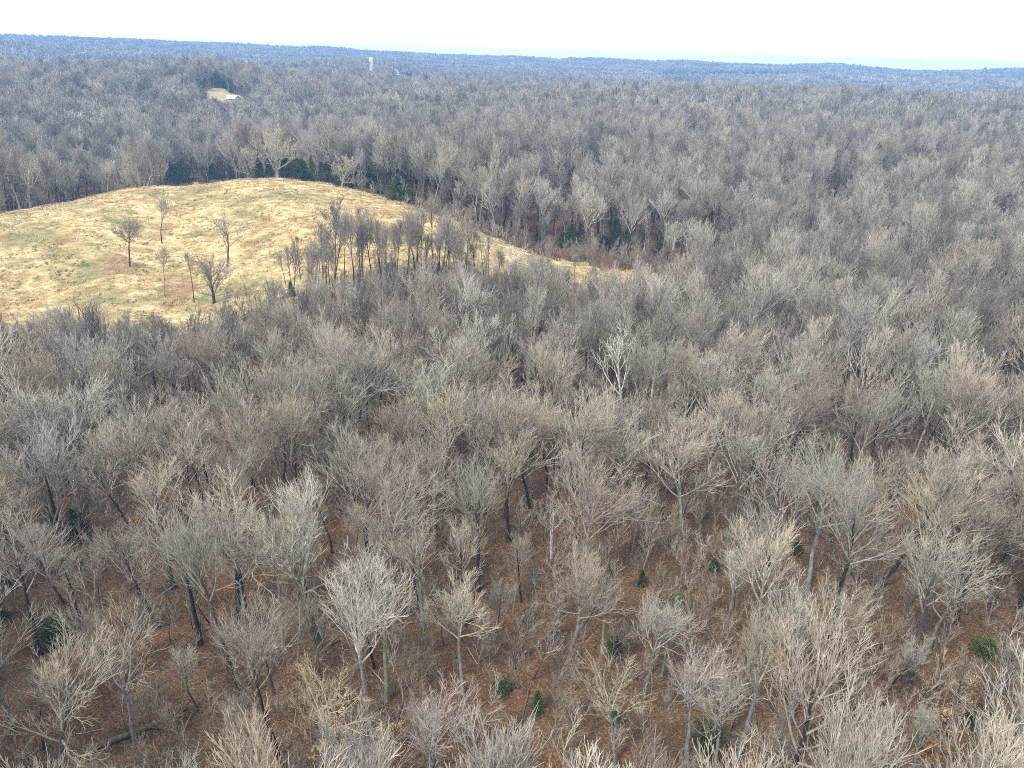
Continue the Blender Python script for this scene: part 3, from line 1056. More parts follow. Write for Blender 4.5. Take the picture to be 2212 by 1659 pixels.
G1, G2, G3, G4 = 'cedars along the meadow crest', 'cedars in the valley', 'evergreens round the farmhouse', 'evergreen shrubs under the near wood'
for a in [
    (397, 390, 34, 34, M_NEEDLE, 'round', 'cedar_tree', 'bright green round cedar on the far meadow edge', G1),
    (370, 384, 30, 28, M_NEEDLE_YEL, 'round', 'cedar_tree', 'yellow-green cedar behind the bright round one on the meadow edge', G1),
    (349, 392, 16, 12, M_NEEDLE, 'cone', 'cedar_tree', 'little cedar at the end of the meadow edge cedars', G1),
    (458, 380, 34, 24, M_NEEDLE, 'cone', 'cedar_tree', 'olive green cedar next to a russet browned one on the crest', G1),
    (478, 376, 34, 20, M_NEEDLE_RUST, 'cone', 'cedar_tree', 'russet browned cedar on the meadow crest', G1),
    (500, 383, 22, 12, M_NEEDLE, 'cone', 'cedar_tree', 'slim green cedar in front of the round-headed oak', G1),
    (521, 382, 10, 6, M_NEEDLE_DARK, 'cone', 'cedar_tree', 'tiny dark cedar out on the crest grass', G1),
    (563, 376, 34, 24, M_NEEDLE_DARK, 'cone', 'cedar_tree', 'dark cedar between the two spreading oaks', G1),
    (618, 377, 36, 34, M_NEEDLE_DARK, 'round', 'cedar_tree', 'dark cedar under the limbs of the broad oak', G1),
    (645, 340, 40, 22, M_NEEDLE_DARK, 'cone', 'cedar_tree', 'tall blue-black cedar above the broad oak', G1),
    (654, 378, 34, 26, M_NEEDLE, 'round', 'cedar_tree', 'green cedar just beyond the broad oak', G1),
    (660, 392, 17, 26, M_NEEDLE_DARK, 'round', 'evergreen_shrub', 'blackish low shrub out on the meadow crest', G1),
    (676, 388, 44, 14, M_NEEDLE, 'cone', 'cedar_tree', 'narrow columnar green cedar on the crest', G1),
    (698, 332, 36, 18, M_NEEDLE_DARK, 'cone', 'cedar_tree', 'tall dark pointed cedar rising in the wood behind the crest', G1),
    (712, 386, 34, 30, M_NEEDLE_DARK, 'round', 'cedar_tree', 'dark bushy cedar in front of the leaning spreading tree', G1),
    (742, 384, 34, 22, M_NEEDLE_YEL, 'cone', 'cedar_tree', 'light green cedar behind the leaning spreading tree', G1),
    (758, 396, 24, 12, M_NEEDLE_DARK, 'cone', 'cedar_tree', 'small black cedar at the meadow corner', G1),
    (800, 352, 26, 44, M_NEEDLE_DARK, 'round', 'cedar_tree', 'broad dark cedar deep in the wood corner', G1),
    (822, 405, 22, 20, M_NEEDLE_YEL, 'cone', 'cedar_tree', 'yellowish cedar beside the big dark one at the wood edge', G1),
    (861, 424, 40, 42, M_NEEDLE, 'cone', 'cedar_tree', 'big dark green cedar at the wood edge', G1),
    (886, 436, 24, 22, M_NEEDLE, 'round', 'cedar_tree', 'low green cedar in front of the big dark one', G1),
    (1214, 535, 20, 18, M_NEEDLE, 'round', 'cedar_tree', 'smallest of the green cedars clustered in the valley', G2),
    (1232, 532, 32, 28, M_NEEDLE, 'cone', 'cedar_tree', 'broad cedar in the middle of the valley cluster', G2),
    (1253, 530, 34, 18, M_NEEDLE_DARK, 'cone', 'cedar_tree', 'slim dark cedar ending the valley cluster', G2),
    (1326, 543, 46, 30, M_NEEDLE_DARK, 'cone', 'cedar_tree', 'tall dark cedar standing alone in the valley', G2),
    (1349, 527, 28, 16, M_NEEDLE, 'cone', 'cedar_tree', 'lean green cedar just behind the tall dark valley cedar', G2),
    (1303, 540, 20, 20, M_NEEDLE, 'round', 'cedar_tree', 'low cedar bush at the foot of the tall valley cedar', G2),
    (1424, 548, 26, 15, M_NEEDLE, 'cone', 'cedar_tree', 'small green cedar on the valley litter slope', G2),
    (1160, 522, 12, 10, M_NEEDLE, 'round', 'cedar_tree', 'little green cedar above the valley bottom', G2),
    (630, 640, 32, 17, M_NEEDLE_DARK, 'cone', 'cedar_tree', 'dark cedar behind a small white tree at the meadow edge', G2),
    (437, 196, 34, 24, M_NEEDLE, 'cone', 'spruce_tree', 'large dark green spruce beside the farmhouse lawn', G3),
    (470, 190, 28, 22, M_NEEDLE_YEL, 'round', 'spruce_tree', 'olive round-topped evergreen at the back of the lawn', G3),
    (484, 190, 28, 22, M_NEEDLE_BLUE, 'cone', 'spruce_tree', 'blue-green spruce behind the farmhouse', G3),
    (500, 200, 24, 16, M_NEEDLE, 'cone', 'spruce_tree', 'bright green evergreen just behind the white roof', G3),
    (536, 198, 22, 14, M_NEEDLE_DARK, 'cone', 'spruce_tree', 'dark evergreen past the white roofed farmhouse', G3),
    (398, 176, 12, 16, M_NEEDLE_DARK, 'round', 'spruce_tree', 'low dark evergreen behind the large spruce', G3),
    (418, 184, 14, 10, M_NEEDLE_DARK, 'cone', 'spruce_tree', 'small dark evergreen next to the large spruce', G3),
    (444, 224, 22, 22, M_NEEDLE_DARK, 'round', 'spruce_tree', 'grey-green evergreen in front of the lawn', G3),
]:
    evergreen(*a)
for i, (bx, by, hp, wp, mt, lb) in enumerate([
    (858, 184, 16, 12, M_NEEDLE, 'green evergreen in front of the white gabled house'), (880, 172, 18, 10, M_NEEDLE_DARK, 'dark narrow evergreen beside the red roofed house'),
    (888, 172, 16, 9, M_NEEDLE_DARK, 'second dark narrow evergreen by the red roofed house'), (908, 180, 20, 14, M_NEEDLE_BLUE, 'bluish evergreen past the village houses'),
    (602, 178, 14, 8, M_NEEDLE_DARK, 'lone dark cedar among hazy crowns below the white tower'), (705, 178, 12, 8, M_NEEDLE_DARK, 'dark cedar in the hazy wood before the white tower'),
    (742, 184, 16, 9, M_NEEDLE_DARK, 'dark cedar before the white tower with a russet crown below it'), (780, 180, 14, 8, M_NEEDLE_DARK, 'thin dark cedar just below the white tower'),
    (745, 192, 10, 14, M_NEEDLE_RUST, 'russet brown crown below a dark cedar in the hazy wood')]):
    evergreen(bx, by, hp, wp, mt, 'cone' if i != 8 else 'round', 'distant_evergreen_tree', lb, 'distant evergreens near the village', y0=500, n=300)
for i, bx in enumerate([1266, 1273, 1281, 1292, 1304, 1312, 1322, 1332]):
    evergreen(bx, 159 + i * .9, 8, 5, M_NEEDLE_DARK, 'cone', 'distant_cedar_tree', ['leftmost', 'second', 'third', 'fourth', 'fifth', 'sixth', 'seventh', 'rightmost'][i] + ' small black cedar of the row on the far ridge, from the left', 'row of black cedars on the ridge', y0=700, n=300)
evergreen(1640, 170, 9, 26, M_NEEDLE_YEL, 'round', 'willow_tree', 'bright yellow-green tree against the blue woods beyond the ridge', y0=900)
evergreen(536, 122, 10, 30, M_NEEDLE_DARK, 'round', 'pine_tree', 'dark green clump-headed pine on the far ridge', y0=700)

for bx, by, hp, wp, mt, sh, lb in [
    (122, 1385, 70, 82, M_LEAF_GREEN, 'round', 'broad green shrub beside the dark leaning trunk'),
    (175, 1165, 95, 60, M_NEEDLE_DARK, 'cone', 'dark grey-green cedar hidden among pale saplings'),
    (4, 1345, 60, 40, M_LEAF_GREEN, 'round', 'green shrub half cut off at the picture edge'),
    (1325, 1415, 60, 42, M_LEAF_GREEN, 'round', 'dark green shrub beside a pale straight trunk'),
    (1160, 1535, 70, 40, M_NEEDLE, 'cone', 'green cedar standing on open leaf litter'),
    (1085, 1490, 30, 50, M_LEAF_GREEN, 'round', 'flat light green shrub above a dark stump'),
    (1525, 1620, 90, 70, M_LEAF_GREEN, 'round', 'deep green shrub under the pale fan-crowned trees'),
    (2124, 1418, 56, 54, M_NEEDLE, 'round', 'bushy green cedar among brown brush near the wood margin'),
    (2182, 1440, 60, 36, M_NEEDLE_DARK, 'cone', 'dark cedar behind a thin pale sapling'),
    (1806, 1620, 60, 42, M_LEAF_GREEN, 'cone', 'green shrub beside the dark twisted stem'),
    (2092, 1560, 40, 34, M_LEAF_GREEN, 'round', 'small green shrub amid tan leaved saplings'),
    (1718, 1200, 46, 30, M_NEEDLE_DARK, 'round', 'dark evergreen shrub showing through bare crowns'),
    (1540, 1235, 40, 26, M_LEAF_GREEN, 'round', 'moss green shrub between two pale trunks'),
    (1470, 1310, 40, 40, M_NEEDLE_YEL, 'round', 'yellow-green shrub among rust litter and pale limbs'),
    (2145, 705, 40, 28, M_NEEDLE_DARK, 'round', 'dark evergreen among hazy purple crowns'),
    (1385, 1265, 50, 26, M_LEAF_GREEN, 'cone', 'dark slim evergreen behind the tan rounded crown'),
    (1330, 1560, 40, 44, M_LEAF_GREEN, 'round', 'low green shrub at the foot of a pale forked tree'),
    (1925, 1075, 24, 30, M_LEAF_GREEN, 'round', 'small olive shrub in brown brush'),
]:
    evergreen(bx, by, hp * .8, wp * .9, mt, sh, 'cedar_tree' if 'cedar' in lb else 'evergreen_shrub', lb, G4)


# saplings that keep their dry leaves
def leafy(bx, by, hpx, mat, label, seed, n=420):
    x, y, z = at_px(bx, by)
    dep = project(x, y, z)[2]
    h = min(hpx * dep / F * 1.2, 9)
    g = tree_geo(seed, 'sapling', 1)
    o = empty('leafy_sapling', (x, y, z - .05), (0, 0, rnd.uniform(0, 6)), (h / 6 * 1.3, h / 6 * 1.3, h / 6))
    v, f, _ = join_geo([(g['trunk'][0], g['trunk'][1], 0)] + [(a, b, 0) for a, b in g['limbs']])
    t = mesh_obj('trunk', np_mesh('sapling_trunk', v, f, [M_BARK]), o)
    t.color = (*BK['mid'], 1)
    cv = g['crown'][0]
    rr = np.random.default_rng(seed + 1)
    C = cv[rr.integers(0, len(cv), n)]
    mesh_obj('crown', np_mesh('sapling_leaves', *leaf_cards(rr, C, rr.normal(0, 1, C.shape) + [0, 0, -.3], .16, 3), [mat]), o)
    tag(o, label, 'sapling', 'saplings holding dry leaves')


for i, (bx, by, hp, mt, lb) in enumerate([
    (735, 1640, 110, M_LEAF_TAN, 'straw-leaved sapling beside the yellowish open-crowned tree'), (838, 1640, 80, M_LEAF_TAN, 'pale yellow leaved sapling by the tall straight pale trunk'),
    (2030, 1590, 70, M_LEAF_TAN, 'tan leaved sapling in a pale sunlit gap'), (2070, 1530, 70, M_LEAF_TAN, 'cream leaved sapling next to a small green shrub'),
    (1860, 1650, 60, M_LEAF_TAN, 'low tan leaved sapling on orange litter'), (1995, 1650, 60, M_LEAF_RUST, 'rust leaved sapling at the lower picture edge'),
    (463, 372, 20, M_LEAF_RUST, 'salmon leaved sapling behind the olive cedar on the crest'), (775, 505, 30, M_LEAF_RUST, 'orange leaved sapling in the meadow grove'),
    (1070, 655, 20, M_LEAF_RUST, 'orange leaved sapling below the meadow neck')]):
    leafy(bx, by, hp, mt, lb, 700 + i)


# pale brushy thicket along the near side of the wood corner
thick = [(905, 470, 60), (935, 476, 60), (965, 486, 55), (992, 495, 60), (1015, 505, 50), (1040, 512, 50), (1065, 520, 55), (1090, 528, 50), (1115, 535, 40), (880, 452, 40), (1020, 480, 60), (1060, 495, 50), (985, 470, 50)]
BK0 = [Kind(810 + j, 'sapling', 'thicket') for j in range(3)]
thick_o = []
for i, (bx, by, hp) in enumerate(thick):
    x, y, z = at_px(bx, by)
    dep = project(x, y, z)[2]
    o = plant(BK0[i % 3], x, y, max(5, hp * dep / F * .85), 'pale_shrub', 'blue' if i % 3 else 'pale', 'pale', split=False, wide=1.5)
    thick_o.append((bx, o))
for i, (bx, o) in enumerate(sorted(thick_o, key=lambda q: q[0])):
    nth_ = ['leftmost', 'second', 'third', 'fourth', 'fifth', 'sixth', 'middle', 'eighth', 'ninth', 'tenth', 'eleventh', 'twelfth', 'rightmost'][i]
    tag(o, nth_ + ' of the pale grey bushy thicket shrubs along the meadow strip, counted from the left', 'shrub', 'pale thicket along the meadow strip')


# ------------------------------------------------------------------ fallen trees and logs
def fallen(px0, py0, px1, py1, r, mat, label, branches=0, seed=0):
    x0, y0, z0 = at_px(px0, py0)
    x1, y1, z1 = at_px(px1, py1)
    L = hypot(x1 - x0, y1 - y0)
    g = np.random.default_rng(seed)
    t = np.linspace(0, 1, 8)
    P = np.stack([t * L, g.normal(0, .08, 8) * L * .06, r * .8 + g.normal(0, .03, 8) + t * (z1 - z0)], 1)[None]
    R = (r * (1 - .6 * t))[None]
    o = empty('fallen_tree' if branches else 'fallen_log', (x0, y0, z0), (0, 0, atan2(y1 - y0, x1 - x0)))
    mesh_obj('trunk', np_mesh('fallen_trunk', *tubes(P, R, 8, True), [mat], smooth=True), o)
    if branches:
        S, D, Ls, rr, _ = sprout(g, P, R, branches, .45, 1, (.4, .9), .32)
        P2 = grow(g, S, D, Ls, 4, .15, .3)
        S, D, L3, rr, _ = sprout(g, P2, np.full((branches, 4), .05), 6, .2, 1, (.4, .9), .5)
        P3 = grow(g, S, D, L3, 4, .1, .3)
        S, D, L4, rr, _ = sprout(g, P3, np.full((branches * 6, 4), .04), 5, .2, 1, (.4, .9), .6)
        P4 = grow(g, S, D, L4, 3, .1, .3)
        v, f, _ = join_geo([(*tubes(P2, np.full((branches, 1), .06) * np.linspace(1, .4, 4)[None], 4), 0), (*tubes(P3, np.full((len(P3), 4), .03), 3), 0), (*tubes(P4, np.full((len(P4), 3), .02), 3), 0)])
        v[:, 2] = np.maximum(v[:, 2], .03)
        mesh_obj('crown', np_mesh('fallen_crown', v, f, [mat]), o)
    if branches:
        PROTECT.append((hypot((x0 + x1) / 2, (y0 + y1) / 2), (px0 + px1) / 2, (py0 + py1) / 2, abs(px1 - px0) * .3, .8))
    tag(o, label, 'fallen tree' if branches else 'log', 'fallen timber on the wood floor')


fallen(195, 1622, 400, 1545, .38, M_LOG, 'big dark fallen tree with tangled crown under the pale open tree', 12, 1)
fallen(812, 1358, 905, 1345, .22, M_LOG, 'dark straight log lying behind the twin dark trunks', 0, 2)
fallen(1145, 1482, 1118, 1595, .12, M_LOG, 'thin curved dark log on open litter below the green shrub', 0, 3)
fallen(905, 1183, 950, 1170, .20, M_LOG, 'short dark log in the middle of the wood', 0, 4)
fallen(840, 1432, 852, 1412, .10, M_LOG_PALE, 'short bleached log piece on rust litter', 0, 5)
fallen(1560, 1005, 1600, 990, .16, M_LOG, 'dark branch log lying among brown crowns', 0, 6)
fallen(1970, 935, 2005, 925, .2, M_LOG, 'dark leaning fallen tree in the brown brushy wood', 8, 7)
fallen(1470, 568, 1502, 566, .28, M_LOG_PALE, 'pale fallen trunk beside the valley litter slope', 0, 8)
fallen(1195, 1042, 1210, 1036, .3, M_LOG, 'dark brush heap log between the slim trunks', 6, 9)


# ------------------------------------------------------------------ the wood: jittered stand, the largest in view as things, the rest as one mass
rg = np.random.default_rng(5)


def stand(cell, r0, r1, half, seed):
    g = np.random.default_rng(seed)
    xs = np.arange(-r1 * sin(half) - cell, r1 * sin(half) + cell, cell)
    ys = np.arange(-30, r1, cell)
    X, Y = np.meshgrid(xs, ys)
    X = X + g.uniform(-.42, .42, X.shape) * cell
    Y = Y + g.uniform(-.42, .42, Y.shape) * cell
    X, Y = X.ravel(), Y.ravel()
    r = np.hypot(X, Y)
    a = np.abs(np.arctan2(X, Y + 25))
    k = (r >= r0) & (r < r1) & (a < half)
    X, Y = X[k], Y[k]
    k = ~in_poly(X, Y, MEADOW) & ~in_poly(X, Y, LAWN)
    return X[k], Y[k]


X, Y = stand(4.9, 24, 520, radians(50), 3)
Xe, Ye = stand(4.2, 60, 260, radians(50), 4)
k = (poly_dist(Xe, Ye, _near_line) < 15) & (Xe < 20)
X, Y = np.concatenate([X, Xe[k]]), np.concatenate([Y, Ye[k]])
thin = (np.sin(X * .06 + 1) * np.cos(Y * .05 + .5) + rg.normal(0, .6, X.shape)) < -1.1
keep = ~thin & (poly_dist(X, Y, MEADOW) > 2.0)
hx = np.array(THINGS)
near = np.ones(len(X), bool)
HT = np.where(rg.uniform(0, 1, len(X)) < .27, rg.uniform(10, 16, len(X)), rg.normal(21, 2.4, len(X))).clip(9, 26)
for i in range(0, len(X), 3000):
    d = np.hypot(X[i:i + 3000, None] - hx[:, 0], Y[i:i + 3000, None] - hx[:, 1])
    near[i:i + 3000] = d.min(1) > np.where(np.hypot(X[i:i + 3000], Y[i:i + 3000]) < 130, 5.0, 4.0)
keep &= near
X, Y, HT = X[keep], Y[keep], HT[keep]
Z = height(X, Y)
# lower growth where the wood falls away in front of the meadow, so that the pasture shows over it
_vx = [-300, 0, 100, 300, 420, 520, 640, 800, 1000, 1100, 1200, 1300, 1500, 1560, 1600]
_vy = [705, 700, 694, 692, 692, 684, 668, 648, 628, 622, 634, 652, 655, 600, 0]


def under_line(X, Y, Z, HT, vx, vy, jit):
    tx, ty, dp = project(X, Y, Z + HT)
    bx, by, _ = project(X, Y, Z)
    lim = np.interp(tx, vx, vy) + jit
    cross = (ty < lim) & (by > lim)
    span = np.maximum(by - ty, 1e-3)
    return np.where(cross, HT * (by - lim) / span, HT)


_jx = [0, 560, 640, 1000, 1100, 1150, 1440, 1490, 1600]
_tx = project(X, Y, Z + HT)[0]
HT = under_line(X, Y, Z, HT, _vx, _vy, np.interp(_tx, _jx, [-8, -10, -70, -75, -110, -70, -75, -150, -150]) + rg.uniform(0, 1, len(X)) * np.interp(_tx, _jx, [32, 34, 80, 88, 125, 85, 90, 165, 165]))
k = HT > 6.5


def veils(X, Y, Z, HT):
    """trees whose crown would stand right before something the photo shows"""
    cx, cy_, dp = project(X, Y, Z + HT * .72)
    w = 3.2 * F / dp
    hh = HT * .30 * F / dp
    R = np.hypot(X, Y)
    out = np.zeros(len(X), bool)
    for d, px, py, hw, *q in PROTECT:
        f = q[0] if q else 1.0
        out |= (R < d - 1) & (np.abs(cx - px) < hw + w * .55 * f) & (np.abs(cy_ - py) < hh * f)
    return out


k &= ~veils(X, Y, Z, HT)
X, Y, Z, HT = X[k], Y[k], Z[k], HT[k]
pxm, pym, dep = project(X, Y, Z + HT * .75)
size = HT * F / dep
inframe = (pxm > -60) & (pxm < PW + 60) & (pym > -40) & (pym < PH + 120) & (dep > 5)
behind_cam = (np.hypot(X, Y) < 30) & (Y < 14)
n_named = sum(1 for o in bpy.data.objects if o.parent is None and o.name.startswith('bare_tree'))
order = np.argsort(-np.where(inframe & ~behind_cam, size, 0))
chosen = order[:max(0, 300 - n_named)]
is_ind = np.zeros(len(X), bool)
is_ind[chosen] = True

TINTS = ['greybrown', 'greybrown', 'purple', 'lichen', 'tan', 'tan', 'brown', 'blue', 'greybrown', 'brown', 'tan', 'lichen', 'pale', 'greybrown']
FRM = ['fan', 'rounded', 'fan', 'rounded', 'slender', 'open', 'forked', 'fan']
for i in chosen:
    fm = rnd.choice(FRM)
    ti = rnd.choice(TINTS)
    bk = rnd.choice(['dark', 'dark', 'dark', 'mid', 'pale', 'green']) if ti != 'pale' else rnd.choice(['pale', 'green'])
    kd = rnd.choice(kinds_at(X[i], Y[i])[fm])
    big = size[i] > 250
    lean = (rnd.gauss(0, .045), rnd.gauss(0, .035))
    o = plant(kd, X[i], Y[i], HT[i], 'bare_tree', ti, bk, lean, split=big, wide=rnd.uniform(1.0, 1.32) if hypot(X[i], Y[i]) < 115 else rnd.uniform(.85, 1.15))
    INDIV.append(dict(o=o, x=X[i], y=Y[i], h=HT[i], form=fm, tint=ti, bark=bk, lean=lean[0], px=(pxm[i], pym[i]), hero=False))

# the same stand carried on as one mass
for sd, fm in [(101, 'fan'), (102, 'rounded'), (103, 'fan'), (104, 'slender'), (105, 'open'), (106, 'forked'), (107, 'rounded'), (108, 'fan')]:
    me, top = full_tree_mesh('middle_wood_tree', sd, fm, 1)
    source('middle_wood_source', me)
MID_TOP = 20.0
ok = ~is_ind & ~behind_cam & (pym > -200)
xm, ym, zm, hm = X[ok], Y[ok], Z[ok], HT[ok]
n = len(xm)
s = hm / 20.0
scatter('wood', np.stack([xm, ym, zm - .15], 1), np.stack([rg.normal(0, .04, n), rg.normal(0, .04, n), rg.uniform(0, 6.28, n)], 1),
        np.stack([s * rg.uniform(.85, 1.15, n), s * rg.uniform(.85, 1.15, n), s], 1), rg.integers(0, 8, n), SRC['middle_wood_source'],
        'bare hardwood canopy filling the valley and slopes round the meadow', 'wood')

# hillside wood farther off
for sd, fm in [(201, 'rounded'), (202, 'fan'), (203, 'rounded'), (204, 'open'), (205, 'fan'), (206, 'rounded')]:
    me, top = full_tree_mesh('hillside_wood_tree', sd, fm, 2)
    source('hillside_wood_source', me)
X2, Y2 = stand(7.0, 520, 1650, radians(41), 9)
k = rg.uniform(0, 1, len(X2)) > .06
X2, Y2 = X2[k], Y2[k]
n = len(X2)
Z2 = height(X2, Y2)
s = rg.normal(.97, .17, n).clip(.5, 1.4)
_gx = [438, 440, 462, 492, 522, 532, 534, 792, 794, 812, 814, 848, 850, 896, 898]
_gy = [0, 206, 216, 219, 219, 212, 0, 0, 155, 155, 0, 0, 162, 162, 0]
s = under_line(X2, Y2, Z2, s * 20, _gx, _gy, 0) / 20
k = (s > .3) & ~veils(X2, Y2, Z2, s * 20)
X2, Y2, Z2, s, n = X2[k], Y2[k], Z2[k], s[k], int(k.sum())
scatter('hillside_wood', np.stack([X2, Y2, Z2 - .2], 1), np.stack([rg.normal(0, .04, n), rg.normal(0, .04, n), rg.uniform(0, 6.28, n)], 1),
        np.stack([s * 1.22, s * 1.22, s], 1), rg.integers(0, 6, n), SRC['hillside_wood_source'],
        'hazy grey bare woodland covering the hillsides toward the ridge', 'wood')


# woods beyond the ridge, crown beside crown in wide patches
def patch_mesh(seed):
    g = np.random.default_rng(seed)
    V = []
    Fq = []
    MI = []
    off = 0
    for j in range(42):
        cx, cy = g.uniform(-30, 30, 2)
        H = g.uniform(13, 21)
        w = g.uniform(3.5, 6)
        kk = 16
        az = g.uniform(0, 2 * pi, kk)
        el = g.uniform(.15, 1.0, kk)
        tip = np.stack([cx + np.cos(az) * w * np.sqrt(1 - el ** 2 * .9), cy + np.sin(az) * w * np.sqrt(1 - el ** 2 * .9), H * (.55 + .45 * el)], 1)
        root = np.stack([np.full(kk, cx), np.full(kk, cy), np.full(kk, H * .38)], 1)
        side = unit(np.cross(tip - root, g.normal(0, 1, (kk, 3)))) * 1.0
        v = np.stack([root, tip - side, tip + unit(tip - root) * .8, tip + side], 1).reshape(-1, 3)
        V.append(v)
        Fq.append(np.arange(kk * 4).reshape(-1, 4) + off)
        off += kk * 4
    return np_mesh('distant_crowns', np.concatenate(V), Fq, [M_TWIG_I])


for sd in range(5):
    source('distant_wood_source', patch_mesh(300 + sd))
M = 9000
rr = np.sqrt(rg.uniform(1600 ** 2, 3500 ** 2, M) * .6 + .4 * np.exp(rg.uniform(log(1600), log(3500), M)) ** 2)
aa = rg.uniform(-radians(39), radians(39), M)
X3, Y3 = np.sin(aa) * rr, np.cos(aa) * rr
gap = np.sin(X3 * .0021 + 1.7 * np.sin(Y3 * .0013)) * np.cos(Y3 * .0026 + X3 * .0007) > .80
X3, Y3 = X3[~gap], Y3[~gap]
Z3 = height(X3, Y3)
n = len(X3)
s = rg.uniform(.85, 1.25, n)
scatter('distant_wood', np.stack([X3, Y3, Z3 - 1], 1), np.stack([np.zeros(n), np.zeros(n), rg.uniform(0, 6.28, n)], 1),
        np.stack([s, s, s * rg.uniform(.8, 1.1, n)], 1), rg.integers(0, 5, n), SRC['distant_wood_source'],
        'blue hazed woods rolling away beyond the ridge to the horizon', 'wood')

# undergrowth of saplings and brush under the near wood
FORMS['pole'] = dict(H=9, tt=.9, r=.06, nl=8, t0=.35, ang=(.35, .75), lf=.28, up=.6, wig=.2, k2=5, k3=3, k4=2, tw=.45)
for j in range(7):
    me, top = full_tree_mesh('brush', 400 + j, 'sapling' if j < 4 else 'pole', 1, [M_BRUSH, M_BRUSH] if j % 3 else None)
    source('undergrowth_source', me)
X4, Y4 = stand(2.35, 22, 250, radians(50), 17)
k = rg.uniform(0, 1, len(X4)) < (.78 + .3 * (np.sin(X4 * .05) * np.cos(Y4 * .07 + 1)))
X4, Y4 = X4[k], Y4[k]
XE, YE = stand(2.6, 150, 340, radians(45), 18)
k = (poly_dist(XE, YE, MEADOW) < 16 * rg.uniform(0, 1, len(XE)) ** 1.5 + 1) & (YE > 150)
X4, Y4 = np.concatenate([X4, XE[k]]), np.concatenate([Y4, YE[k]])
s = rg.uniform(.4, 1.25, len(X4))
k = ~veils(X4, Y4, height(X4, Y4), 6 * s)
X4, Y4, s = X4[k], Y4[k], s[k]
n = len(X4)
scatter('undergrowth', np.stack([X4, Y4, height(X4, Y4) - .05], 1), np.stack([rg.normal(0, .12, n), rg.normal(0, .12, n), rg.uniform(0, 6.28, n)], 1),
        np.stack([s * 1.1, s * 1.1, s], 1), rg.integers(0, 7, n), SRC['undergrowth_source'],
        'thin leafless saplings and brush under the near wood', 'undergrowth')

# dry grass tufts over the pasture
def tuft_mat():
    m, t, b = new_mat('grass_blades', .9)
    oi = N(t, 'ShaderNodeObjectInfo')
    n1 = noise(t, .07, 5, .65, oi.outputs['Location'])
    wn = N(t, 'ShaderNodeTexWhiteNoise')
    t.links.new(oi.outputs['Location'], wn.inputs['Vector'])
    a = ramp(t, [(0, (.24, .17, .095)), (.35, (.44, .355, .21)), (.75, (.58, .485, .295)), (1, (.68, .60, .41))], wn.outputs['Value'])
    g = ramp(t, [(.49, (0, 0, 0)), (.62, (.8, .8, .8))], n1.outputs[0])
    t.links.new(mix(t, a.outputs[0], (.20, .205, .085), g.outputs[0]), b.inputs['Base Color'])
    return m


M_TUFT = tuft_mat()
for j in range(4):
    g = np.random.default_rng(650 + j)
    kk = 14
    az = g.uniform(0, 2 * pi, kk)
    root = np.stack([g.normal(0, .16, kk), g.normal(0, .16, kk), np.full(kk, -.05)], 1)
    hh = g.uniform(.18, .45, kk)
    tip = root + np.stack([np.cos(az) * hh * .7, np.sin(az) * hh * .7, hh], 1)
    sd_ = np.stack([-np.sin(az), np.cos(az), np.zeros(kk)], 1) * .06
    v = np.stack([root - sd_, root + sd_, tip], 1).reshape(-1, 3)
    source('grass_source', np_mesh('grass_tuft', v, [np.arange(kk * 3).reshape(-1, 3)], [M_TUFT]))
MP = np.array(MEADOW)
GX, GY = rg.uniform(MP[:, 0].min(), MP[:, 0].max(), 90000), rg.uniform(MP[:, 1].min(), MP[:, 1].max(), 90000)
k = in_poly(GX, GY, MEADOW) & (np.sin(GX * .35 + 2 * np.sin(GY * .11)) * np.cos(GY * .41 - GX * .07) + rg.normal(0, .5, len(GX)) > .1)
GX, GY = GX[k], GY[k]
n = len(GX)
s = rg.uniform(.6, 1.7, n)
scatter('grass', np.stack([GX, GY, height(GX, GY) + .15], 1), np.stack([np.zeros(n), np.zeros(n), rg.uniform(0, 6.28, n)], 1), np.stack([s, s, s], 1), rg.integers(0, 4, n), SRC['grass_source'],
        'dry straw-coloured grass tufts all over the hilltop meadow', 'grass')

# dead sticks on the leaf litter
for j in range(4):
    g = np.random.default_rng(500 + j)
    P = grow(g, np.array([[0., 0, .1]]), np.array([[1., 0, .03]]), np.array([3.2]), 5, -.05, .35)
    S_, D_, L_, r_, _ = sprout(g, P, np.full((1, 5), .05), 4, .3, .95, (.4, .9), .35)
    v, f, _ = join_geo([(*tubes(P, np.linspace(.06, .02, 5)[None], 4), 0), (*tubes(grow(g, S_, D_ * [1, 1, .3], L_, 3, .05, .3), np.full((4, 3), .022), 3), 0)])
    source('deadwood_source', np_mesh('stick', v, f, [(M_LOG, M_LOG_PALE)[j % 2]]))
X5, Y5 = stand(5.2, 30, 170, radians(48), 23)
k = rg.uniform(0, 1, len(X5)) < .4
X5, Y5 = X5[k], Y5[k]
n = len(X5)
s = rg.uniform(.4, 1.3, n)
scatter('deadwood', np.stack([X5, Y5, height(X5, Y5)], 1), np.stack([np.zeros(n), np.zeros(n), rg.uniform(0, 6.28, n)], 1), np.stack([s, s, s], 1),
        rg.integers(0, 4, n), SRC['deadwood_source'], 'fallen sticks scattered over the rust-brown leaf litter', 'deadwood')


# ------------------------------------------------------------------ buildings and the water tower
def box_geo(x0, x1, y0, y1, z0, z1):
    v = np.array([[x, y, z] for z in (z0, z1) for y in (y0, y1) for x in (x0, x1)], float)
    f = np.array([[0, 2, 3, 1], [4, 5, 7, 6], [0, 1, 5, 4], [2, 6, 7, 3], [0, 4, 6, 2], [1, 3, 7, 5]])
    return v, [f]


